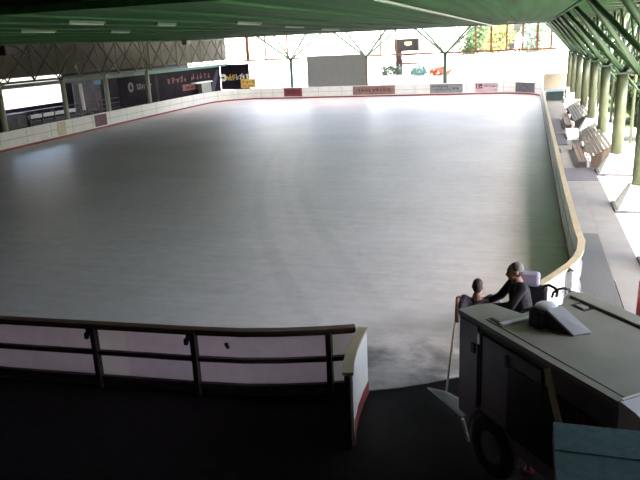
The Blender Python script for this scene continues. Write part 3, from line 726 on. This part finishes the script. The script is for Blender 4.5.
for k in range(11):
    y = 32.2+k*2.9; root = thing('outer_post', 'thin green post of the outer row beyond the right walkway columns', 'post', (4.75, y, 0), 'outer row of thin posts on the right'); root['_o'] = (4.75, y, 0)
    MB().tube((4.75, y, -.03), (4.75, y, 6.05), .075, seg=10).build('shaft', M['green_pale'], root, True)
    MB().tube((4.75, y, 2.4), (3.75, y+1.4, 3.7), .045, seg=8).build('knee_brace', M['green'], root, True)
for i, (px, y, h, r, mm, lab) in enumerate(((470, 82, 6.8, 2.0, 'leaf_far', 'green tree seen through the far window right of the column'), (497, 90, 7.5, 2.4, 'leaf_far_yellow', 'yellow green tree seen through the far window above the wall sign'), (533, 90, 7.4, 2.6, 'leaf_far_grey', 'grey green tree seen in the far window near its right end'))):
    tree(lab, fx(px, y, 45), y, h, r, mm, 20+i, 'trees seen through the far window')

# ------------------------------------------------------------------ right walkway things
for (xa, xb, ya, yb, mm, lab) in ((1.22, 2.58, 25.95, 28.4, 'rubber', 'dark rubber mat lying across the walkway before the first bench'), (1.3, 1.95, 34.6, 39.0, 'rubber', 'dark rubber mat beside the nearer bench'), (1.3, 2.0, 39.5, 45.5, 'rubber', 'dark rubber mat between the two benches')):
    o = MB().b2((xa, ya, -.02), (xb, yb, .018), .004).build('rubber_mat', M[mm], origin=((xa+xb)/2, (ya+yb)/2, 0)); tag(o, lab, 'mat', 'rubber mats on the walkway')
p = at(558.5, 150.5, 2, 0)
root = thing('drain_cover', 'dark drain cover in the walkway beside the nearer bench', 'drain cover', (p.x, p.y, 0)); root['_o'] = (p.x, p.y, 0)
MB().b2((p.x-.16, p.y-.55, -.01), (p.x+.16, p.y+.55, .012)).build('frame', M['steel'], root)
g = MB()
for k in range(8): g.b2((p.x-.13, p.y-.5+k*.13, .012), (p.x+.13, p.y-.42+k*.13, .018))
g.build('grate', M['black'], root)
def bench(label, y0, y1, x, mm, endm):
    root = thing('walkway_bench', label, 'bench', (x, y0, 0), 'benches along the right walkway'); root['_o'] = (x, y0, 0)
    rot = Matrix.Rotation(math.radians(-32), 3, 'Y')
    for k in range(6): MB().box((x+.07+.125*k, (y0+y1)/2, .46+.082*k), (.125, y1-y0, .03), rot).build('seat_slat' if k < 3 else 'back_slat', M[mm], root)
    for k in range(3):
        y = y0+.03+k*(y1-y0-.12)/2
        MB().hexa([(x+.04, y, -.01), (x+.74, y, -.01), (x+.74, y+.06, -.01), (x+.04, y+.06, -.01), (x+.04, y, .41), (x+.74, y, .86), (x+.74, y+.06, .86), (x+.04, y+.06, .41)]).build('end_panel', M[endm], root)
    y2 = y0+4.6
    for k in range(2): MB().b2((x-.42+k*.17, y0-.1, .22), (x-.27+k*.17, y2, .26), .006).build('foot_plank', M['wood'], root)
    for k in range(3):
        y = y0+.1+k*.9; MB().b2((x-.07, y, .0), (x+.0, y+.14, .29)).build('bracket', M['white_paint'], root)
    for y in (y0, y2-.12): MB().b2((x-.40, y, -.01), (x-.12, y+.08, .22)).build('foot_frame', M['frame_dark'], root)
bench('nearer slatted bench with brown end panel on the right walkway', 28.55, 36.0, 2.45, 'wood_grey', 'wood')
bench('farther slatted bench with black end panel on the right walkway', 40.3, 48.5, 2.5, 'wood_grey', 'black')
root = thing('sunpatch_unit', 'white tread step between the walkway benches', 'blocks', (2.3, 37.4, 0)); root['_o'] = (2.3, 37.4, 0)
MB().b2((2.0, 36.3, -.01), (2.58, 37.3, .15), .01).build('sunpatch', M['white_paint'], root); MB().b2((2.0, 37.45, -.01), (2.58, 38.6, .30), .01).build('sunpatch', M['white_paint'], root)  # white blocks take the place of sun patches on the ground
pa = at(546, 100, 2, 0); 
root = thing('storage_box', 'low dark green box on the walkway near the beige wall', 'box', (2.1, 59, 0)); root['_o'] = (2.1, 59, 0)
MB().b2((1.45, 58.2, 0), (2.75, 60.6, .62), .03).build('body', M['bin_green'], root); MB().b2((1.4, 58.15, .62), (2.8, 60.65, .72), .02).build('lid', M['bin_green'], root)
o = MB().b2((2.9, 58.7, 0), (3.0, 60.4, .8)).build('notice_board', M['ad_brown']); tag(o, 'small reddish board leaning by the dark green box', 'board')
# red bollard
root = thing('bollard', 'dark red bollard at the right picture edge', 'bollard', (2.17, 13, 0)); root['_o'] = (2.17, 13, 0)
MB().tube((2.17, 13, 0), (2.17, 13, .72), .075, .07, 16).ball((2.17, 13, .72), (.07, .07, .04), 16).build('body', M['red'], root, True)
MB().tube((2.17, 13, 0), (2.17, 13, .04), .11, .11, 16).build('base_ring', M['frame_dark'], root)

# ------------------------------------------------------------------ foreground hut with teal roof
hx0, hx1, hy0, hy1, hz = .275, 2.3, 1.6, 4.80, 2.40
root = thing('kiosk_hut', 'low hut with a flat teal roof at the lower right picture corner', 'hut', ((hx0+hx1)/2, 3.2, 0)); root['_o'] = ((hx0+hx1)/2, 3.2, 0)
MB().b2((hx0+.06, hy0+.06, 0), (hx1-.06, hy1-.06, hz-.1)).build('cabin_wall', M['wall_dark'], root)
MB().b2((hx0, hy0, hz-.03), (hx1, hy1, hz)).build('roof_sheet', M['teal'], root)
MB().b2((hx0, 4.42, hz), (hx1, 4.435, hz+.006)).build('roof_seam', M['teal'], root)
MB().b2((hx0-.0, hy0, hz-.14), (hx0+.03, hy1-.02, hz-.03)).b2((hx0+.03, hy1-.05, hz-.14), (hx1, hy1-.02, hz-.03)).build('fascia_board', M['pinkwood'], root)

# ------------------------------------------------------------------ ice resurfacer
ZT = 1.95
A = V((-.732, 8.026, 0)); EU = V((.635, -.772, 0)).normalized(); EV = V((-EU.y, EU.x, 0))
def W(u, v, z): return A+EU*u+EV*v+V((0, 0, z))
ROT = Matrix((EU, EV, V((0, 0, 1)))).transposed()
mach = thing('ice_resurfacer', 'big grey green ice resurfacing machine parked at the rink gate', 'ice resurfacer', A); mach['_o'] = tuple(A)
def ub(u0, u1, v0, v1, z0, z1, mb=None, bev=0):
    mb = mb or MB(); mb.box(W((u0+u1)/2, (v0+v1)/2, (z0+z1)/2), (u1-u0, v1-v0, z1-z0), ROT, bev); return mb
WD = 1.66
def uvp(pts): return [W(u, v, 0).to_2d() for u, v in pts]
MB().prism(uvp([(0, .03), (2.56, .03), (2.56, WD-.03), (.19, WD-.03), (.33, 1.36), (.50, 1.20), (.50, .60), (.05, .46)]), .55, ZT-.06).build('body_shell', M['body'], mach)
MB().prism(uvp([(0, 0), (2.56, 0), (2.56, WD), (.17, WD), (.32, 1.38), (.49, 1.21), (.49, .58), (.04, .47), (-.01, .3)]), ZT-.06, ZT).build('hood', M['hood'], mach)
ub(1.0, 2.5, -.0, .035, .75, 1.62).build('side_skirt', M['body_red'], mach)
# curved front
fr = MB(); prof = [(2.56, ZT), (2.75, ZT-.03), (2.95, ZT-.12), (3.12, ZT-.28), (3.22, ZT-.5), (3.26, ZT-.9), (3.26, .6), (2.56, .6)]
a = [fr.bm.verts.new(W(u, .02, z)) for u, z in prof]; b = [fr.bm.verts.new(W(u, WD-.02, z)) for u, z in prof]
fr.bm.faces.new(a); fr.bm.faces.new(b[::-1])
for i in range(len(prof)): fr.bm.faces.new((a[i], b[i], b[(i+1) % len(prof)], a[(i+1) % len(prof)]))
o = fr.build('front_hood', M['white_paint'], mach); o['label'] = 'pale curved front of the machine'
ub(2.545, 2.575, .05, WD, ZT, ZT+.012).build('trim_strip', M['white_paint'], mach)
# panel grooves on the hood
ub(.43, 2.56, .10, .112, ZT, ZT+.004).build('hood_seam', M['black'], mach)
ub(.55, 2.56, 1.425, 1.45, ZT, ZT+.004).build('hood_seam', M['black'], mach)
ub(.35, 2.56, 1.45, WD, ZT, ZT+.03, None, .006).build('edge_rail', M['hood'], mach)
ub(.56, .80, 1.27, 1.44, ZT, ZT+.005).build('recess', M['black'], mach)
ub(.62, .76, 1.29, 1.38, ZT+.005, ZT+.02).build('filler_cap', M['hood'], mach)
# slot with bright edge
ub(.43, .67, .14, .20, ZT, ZT+.005).build('slot', M['black'], mach)
ub(.64, .71, .13, .64, ZT, ZT+.035, None, .008).build('hinge_strip', M['white_paint'], mach)
# sloping cover in front of the driver
T0, T1 = at(547, 309.5, 2, 2.20), at(562, 305.5, 2, 2.20); L0, L1 = at(573.6, 335, 2, ZT+.02), at(591.5, 332, 2, ZT+.02)
p4 = [T0, T1, L1, L0]
dn = V((0, 0, -.03)); cv = MB(); cv.hexa([p4[0]+dn, p4[1]+dn, p4[2]+dn, p4[3]+dn, p4[0], p4[1], p4[2], p4[3]]); o = cv.build('sloping_cover', M['plate'], mach); o['label'] = 'raised sloping grey cover plate'
zz = V((0, 0, 1)); ins = (T1-T0)*.08
def flat(p, z): return V((p.x, p.y, z))
sd = MB(); q = [flat(T0+ins, ZT), flat(T1-ins, ZT), flat(L1-ins, ZT), flat(L0+ins, ZT), T0+ins-zz*.03, T1-ins-zz*.03, flat(L1-ins, ZT+.005), flat(L0+ins, ZT+.005)]
sd.hexa(q); sd.build('cover_side', M['black'], mach)
C0 = (T0+T1)/2-EU*.13
con = MB(); con.box((C0.x, C0.y, 2.03), (.22, .36, .26), ROT, .04); con.build('console', M['black'], mach)
con = MB().ball((C0.x, C0.y, 2.17), (.13, .13, .05), 16, ROT); o = con.build('console_cap', M['white_paint'], mach, True)
# side doors, latches
def groove(u0, u1, z0, z1, mm='black'):
    g = MB()
    ub(u0, u1, -.006, .032, z1-.012, z1, g); ub(u0, u1, -.006, .032, z0, z0+.012, g); ub(u0, u0+.012, -.006, .032, z0, z1, g); ub(u1-.012, u1, -.006, .032, z0, z1, g)
    return g
o = ub(.49, 1.55, .012, .032, .78, 1.80).build('side_door', M['body'], mach); groove(.48, 1.56, .77, 1.81).build('door_gap', M['black'], o); ub(.95, 1.0, -.01, .015, 1.58, 1.72).build('door_handle', M['black'], o)
o = ub(.03, .40, .012, .032, .70, 1.86).build('rear_door', M['body'], mach); ub(.405, .425, .0, .032, .7, 1.87).build('door_gap', M['black'], o); ub(.30, .36, -.012, .015, 1.5, 1.62).build('door_latch', M['black'], o)
ub(.43, .47, -.012, .03, 1.66, 1.80).build('hinge', M['alu'], mach)
g = MB()
lettering(g, W(1.82, -.004, 1.46), EU, (0, 0, 1), -EV, .17, .62, 6, 91, .004, .07); g.build('side_lettering', M['ad_red'], mach)
# chassis, wheels
ub(-.3, 3.1, .3, WD-.3, .38, .62).build('chassis', M['black'], mach)
def wheel(u, v, sgn, r=.40, parent=mach):
    c = W(u, v, r); ax = EV*sgn
    t = MB().torus(c, EV, r-.11, .11, 28, 10).build('wheel', M['tyre'], parent, True)
    h = MB().tube(c-EV*.06, c+EV*.06, r-.17, seg=24)
    h.tube(c+ax*.06, c+ax*.09, .09, seg=16); h.build('rim', M['body'], t)
    k = MB()
    for i in range(5): a_ = i*2*PI/5; k.tube(c+ax*.06+EU*.14*math.cos(a_)+V((0, 0, .14*math.sin(a_))), c+ax*.08+EU*.14*math.cos(a_)+V((0, 0, .14*math.sin(a_))), .018, seg=6)
    k.build('wheel_nut', M['body'], t)
for u in (.72, 2.65):
    wheel(u, .06, -1); wheel(u, WD-.06, 1)
# mudguards
for u in (.72,):
    g = MB().torus(W(u, .02, .40), EV, .47, .025, 16, 6, 0, PI); g.build('mudguard', M['body'], mach)
# rear deck, seat, levers, conditioner
ub(-.80, .48, .62, WD-.3, .62, 1.02).build('rear_deck', M['body'], mach)
ub(-.78, -.26, 1.08, 1.54, 1.02, 1.24).build('seat_base', M['black'], mach)
ub(-.76, -.28, 1.06, 1.50, 1.24, 1.34, None, .03).build('seat_cushion', M['black_fab'], mach)
rp = Matrix.Rotation(math.radians(-8), 3, 'Z') @ Matrix.Rotation(math.radians(-10), 3, 'X'); pc_ = at(530, 278.5, 2, 1.95)
bk = MB(); rt = ROT @ Matrix.Rotation(math.radians(-6), 3, 'X')
bk.box((pc_.x+.05, pc_.y-.01, 1.58), (.38, .09, .56), rp, .04); bk.build('seat_back', M['black_fab'], mach)
bk = MB(); bk.box(pc_, (.275, .075, .21), rp, .045); o = bk.build('seat_head_pad', M['lavender'], mach); o['label'] = 'lavender white top pad of the driver seat'
ho = MB().path([at(543.5, 290, 2, 1.9), at(544.5, 286, 2, 1.98), at(549, 285.2, 2, 2.0), at(554, 287.5, 2, 2.0), at(557.5, 290.5, 2, 1.98), at(556.5, 296, 2, 1.86)], .020, 8); ho.build('hydraulic_hose', M['black'], mach, True)
ho = MB().path([at(552, 297, 2, 1.86), at(553.5, 292.5, 2, 1.95), at(558, 289.3, 2, 2.0), at(564, 288.3, 2, 2.02), at(569, 289.3, 2, 2.0), at(570.5, 293.5, 2, 1.90)], .018, 8); ho.build('hydraulic_hose', M['black'], mach, True)
st = MB().tube(W(.50, .9, 1.70), W(.30, .9, 1.84), .022); st.build('steering_column', M['black'], mach)
st = MB().torus(W(.29, .9, 1.85), EU*-.7+V((0, 0, .7)), .15, .016, 24, 6); st.build('steering_wheel', M['black'], mach, True)
ub(-.80, -.70, .9, WD, .1, .62).build('conditioner', M['body'], mach)
# leaning timber against the machine flank
pt = W(1.68, -.055, 1.90); pb = W(2.75, -.25, 0); d = (pt-pb).normalized()
s = MB(); xx = d.cross(EV).normalized(); yy = d.cross(xx).normalized()
s.box((pt+pb)/2, (.075, .03, (pt-pb).length), Matrix((xx, yy, d)).transposed())
o = s.build('timber_plank', M['wood_pale'], origin=(pb.x, pb.y, 0)); tag(o, 'pale timber plank leaning on the machine flank behind the teal roof', 'plank')

# ------------------------------------------------------------------ people
def remeshed(mb, name, m, parent, vox, origin=None):
    o = mb.build(name, m, parent, True, origin)
    md = o.modifiers.new('remesh', 'REMESH'); md.mode = 'VOXEL'; md.voxel_size = vox; md.use_smooth_shade = True
    sm = o.modifiers.new('smooth', 'SMOOTH'); sm.factor = .5; sm.iterations = 3
    return o
def head(mb, c, face, s=1.0):
    """head ellipsoid with jaw, nose, brow, ears; face = horizontal facing direction"""
    f = V(face).normalized(); up = V((0, 0, 1)); sd = f.cross(up).normalized(); rot = Matrix((sd, f, sd.cross(f))).transposed(); c = V(c)
    mb.ball(c+up*.02*s, (.076*s, .096*s, .105*s), 20, rot)
    mb.ball(c-up*.055*s+f*.03*s, (.055*s, .062*s, .065*s), 16, rot)
    mb.limb(c+f*.092*s+up*.012*s, c+f*.108*s-up*.028*s, .010*s, .017*s, 8)
    mb.ball(c+f*.088*s+up*.034*s, (.052*s, .016*s, .013*s), 10, rot)
    mb.ball(c+f*.085*s-up*.062*s, (.026*s, .014*s, .011*s), 10, rot)
    for q in (-1, 1): mb.ball(c+sd*q*.078*s-f*.008*s, (.013*s, .03*s, .036*s), 10, rot)
def hand(mb, wrist, d, palm_n, curl=.9, s=1.0):
    """palm, four unequal fingers bent towards palm_n and a thumb from the side"""
    d = V(d).normalized(); n = V(palm_n); n = (n-d*n.dot(d)).normalized(); sd = d.cross(n).normalized(); w = V(wrist)
    rot = Matrix((sd, d, n)).transposed()
    mb.ball(w+d*.048*s, (.040*s, .055*s, .018*s), 12, rot)
    for k, ln in enumerate((.072, .082, .078, .060)):
        p = w+d*.088*s+sd*(.03-.02*k)*s; a = d
        for j in range(3):
            ang = curl*(j+.6)*.75; dirn = d*math.cos(ang)+n*math.sin(ang); q = p+dirn*ln*s*(.42, .32, .26)[j]
            mb.limb(p, q, .0095*s, .0085*s, 8); p = q
    p = w+d*.03*s+sd*.036*s; q = p+(d*.6+sd*.55+n*.5).normalized()*.04*s; r = q+(d*.5-sd*.2+n*.85).normalized()*.032*s
    mb.limb(p, q, .012*s, .010*s, 8).limb(q, r, .010*s, .009*s, 8)

def person(label, J, face, hair_m, cap=None, hands=None, trousers=True, sleeve='short', shirt_m='shirt', origin=None):
    body = MB(); g = J
    head(body, g['head'], face)
    body.limb(g['neck'], V(g['head'])-V((0, 0, .06)), .058, .05)
    body.limb(g['neck'], g['chest'], .075, .13).ball(g['chest'], (.165, .115, .15), 16, g['rot']).limb(g['chest'], g['pelvis'], .125, .135).ball(g['pelvis'], (.165, .125, .12), 16, g['rot'])
    for s in 'LR':
        body.limb(g['sh'+s], g['el'+s], .052, .042).limb(g['el'+s], g['wr'+s], .042, .028).limb(g['chest'], g['sh'+s], .1, .062)
        body.limb(g['hip'+s], g['kn'+s], .085, .058).limb(g['kn'+s], g['an'+s], .056, .038)
        an = V(g['an'+s]); body.limb(an+V((0, 0, -.03)), an+V(g['toe'])*.17+V((0, 0, -.045)), .038, .032)
        dirn, pn, curl = hands[s]; hand(body, g['wr'+s], dirn, pn, curl)
    o = remeshed(body, 'person', M['skin'], None, .0085, origin); tag(o, label, 'person', 'people at the machine'); o['_o'] = tuple(origin)
    sh = MB().limb(g['neck'], g['chest'], .072, .145)
    sh.ball(g['chest'], (.185, .135, .165), 16, g['rot']).limb(g['chest'], g['pelvis'], .15, .155).ball(g['pelvis'], (.182, .145, .10), 16, g['rot'])
    for s in 'LR':
        a, b, w = V(g['sh'+s]), V(g['el'+s]), V(g['wr'+s]); sh.limb(g['chest'], a, .11, .077)
        if sleeve == 'short': sh.limb(a, a.lerp(b, .62), .074, .066)
        else: sh.limb(a, b, .072, .06).limb(b, b.lerp(w, .88), .06, .043)
    remeshed(sh, 'shirt' if sleeve == 'short' else 'jacket', M[shirt_m], o, .014)
    tr = MB().ball(g['pelvis'], (.178, .14, .125), 16, g['rot'])
    for s in 'LR': tr.limb(g['hip'+s], g['kn'+s], .098, .074).limb(g['kn'+s], V(g['kn'+s]).lerp(V(g['an'+s]), .93), .072, .06)
    remeshed(tr, 'trousers', M['trousers'], o, .014)
    for s in 'LR':
        an = V(g['an'+s]); b = MB().limb(an+V((0, 0, -.03)), an+V(g['toe'])*.18+V((0, 0, -.045)), .05, .042); remeshed(b, 'shoe', M['black'], o, .012)
    f = V(face).normalized(); up = V((0, 0, 1)); sd = f.cross(up).normalized(); rot = Matrix((sd, f, sd.cross(f))).transposed(); c = V(g['head'])
    h = MB().ball(c+up*.034-f*.012, (.080, .094, .098), 20, rot).ball(c-f*.03-up*.012, (.074, .075, .075), 16, rot)
    remeshed(h, 'hair', M[hair_m], o, .010)
    if cap:
        k = MB().ball(c+up*.052-f*.034, (.084, .088, .082), 20, rot); remeshed(k, 'cap', M[cap], o, .010)
    g_ = MB()
    for q in (-1, 1): g_.ball(c+f*.090+sd*q*.031+up*.014, (.011, .009, .008), 8, rot)
    g_.build('eyes', M['black'], o)
    return o
# standing man with the shovel
B1 = V((-.605, 9.76, .015)); I3 = Matrix.Identity(3)
def b1(x, y, z): return B1+V((x, y, z))
HAND = at(458.3, 298.0, 2, 1.46)
J = dict(head=b1(0, .03, 1.60), neck=b1(0, 0, 1.46), chest=b1(0, 0, 1.25), pelvis=b1(0, .0, .93), rot=I3,
         shL=b1(-.195, -.01, 1.40), elL=at(457.5, 320, 2, 1.20), wrL=HAND+V((-.012, -.02, -.075)), shR=b1(.195, .0, 1.425), elR=b1(.33, .08, 1.28), wrR=b1(.46, .06, 1.30),
         hipL=b1(-.10, 0, .88), knL=b1(-.11, .03, .48), anL=b1(-.12, .0, .085), hipR=b1(.10, 0, .88), knR=b1(.12, .03, .48), anR=b1(.13, 0, .085), toe=V((0, 1, 0)))
person('person in a dark purple shirt seen from behind, gripping the shovel handle', J, (.12, 1, 0), 'hair', None, {'L': ((.05, -.05, 1), (.7, -.7, 0), 1.0), 'R': ((1, -.1, .1), (0, 0, -1), .35)}, origin=B1)
# driver
D0 = W(-.44, 1.32, 1.34); FD = V((-.97, -.22, 0)).normalized(); SD = FD.cross(V((0, 0, 1)))
def dd(f, s, z): return V((D0.x, D0.y, 0))+FD*f+SD*s+V((0, 0, z))
rd = Matrix((SD, FD, V((0, 0, 1)))).transposed()
rh = at(493.5, 297.5, 2, 1.58)
J = dict(head=dd(.09, 0, 2.085), neck=dd(.055, 0, 1.96), chest=dd(.02, 0, 1.79), pelvis=dd(-.04, 0, 1.46), rot=rd,
         shL=dd(.03, -.18, 1.915), elL=dd(.17, -.24, 1.68), wrL=dd(.40, -.10, 1.62), shR=dd(.04, .18, 1.915), elR=dd(.22, .22, 1.66), wrR=dd(.40, .15, 1.60),
         hipL=dd(0, -.09, 1.44), knL=dd(.40, -.13, 1.47), anL=dd(.46, -.13, 1.12), hipR=dd(0, .09, 1.44), knR=dd(.40, .13, 1.47), anR=dd(.46, .13, 1.12), toe=FD)
person('person in a dark jacket and pale cap sitting sideways on the machine', J, FD+V((0, 0, -.12)), 'hair', 'cap_cloth', {'L': (FD, (0, 0, -1), .6), 'R': (FD+V((0, 0, .1)), (0, 0, -1), .4)}, sleeve='long', shirt_m='black_fab', origin=V((D0.x, D0.y, 1.34)))

# shovel
sb = at(446.3, 391, 2, .14); stp = HAND+(HAND-sb).normalized()*.05
shv = thing('snow_shovel', 'wide snow shovel on a long wooden handle beside the machine wheel', 'shovel', sb); shv['_o'] = tuple(sb)
MB().tube(sb, stp, .016, seg=10).build('handle', M['wood_pale'], shv, True)
P1, P2, P3, P4 = at(428, 388.5, 2, .16), at(462, 414, 2, .06), at(457, 396.5, 2, .20), V((0, 0, 0))
P4 = P3+(P2-P1)*.35
pan = MB()
a0, a1, b0, b1_ = at(428, 388, 2, .14), at(463, 417, 2, .03), at(446, 392, 2, .22), at(474, 407, 2, .2)
dn = V((0, 0, -.018)); pan.hexa([a0+dn, a1+dn, b1_+dn, b0+dn, a0, a1, b1_, b0]); pan.build('blade', M['steel'], shv)
lip = MB(); lip.tube(a0, a1, .016, seg=8); lip.tube(a0, b0, .014, seg=8).tube(b0, b1_, .014, seg=8); lip.build('blade_rim', M['alu'], shv)
q0, q1 = at(462.5, 419, 2, .30), at(468.5, 441, 2, .02)
o = MB().tube(q0, q1, .02, seg=8).build('steel_bar', M['alu'], origin=q1); tag(o, 'short pale bar standing against the machine wheel beside the shovel blade', 'bar')
# small orange marker near the wheel
p = at(529, 468, 2, 0.05)
o = MB().tube((p.x, p.y, 0), (p.x, p.y, .26), .03, .02, 10).tube((p.x, p.y, 0), (p.x, p.y, .03), .07, .07, 10).build('marker_peg', M['red'], origin=(p.x, p.y, 0)); tag(o, 'small dim red peg on the dark floor under the machine flank', 'peg')

# ------------------------------------------------------------------ light
wd = bpy.data.worlds.new('world'); sc.world = wd; wd.use_nodes = True
nt = wd.node_tree; bg = nt.nodes['Background']
sky = nt.nodes.new('ShaderNodeTexSky'); sky.sky_type = 'NISHITA'; sky.sun_disc = False; sky.sun_elevation = math.radians(56); sky.sun_rotation = math.radians(128); sky.air_density = 1.0; sky.dust_density = 5.2; sky.ozone_density = 1.0
nt.links.new(sky.outputs[0], bg.inputs['Color']); bg.inputs['Strength'].default_value = 2.0
sd = bpy.data.lights.new('sun', 'SUN'); sd.energy = 22.0; sd.angle = math.radians(1.0); sd.color = (1, .95, .86)
so = bpy.data.objects.new('sun', sd); COL.objects.link(so)
so.rotation_euler = (-V((.32, -.42, .85))).to_track_quat('-Z', 'Y').to_euler(); so.location = (30, -20, 60)
vs = sc.view_settings; vs.view_transform = 'Standard'; vs.look = 'None'; vs.gamma = 1; vs.use_curve_mapping = False; vs.exposure = -0.12
sc.cycles.use_denoising = True
sc.cycles.max_bounces = 10; sc.cycles.diffuse_bounces = 6
for o in bpy.data.objects:
    if '_o' in o: del o['_o']
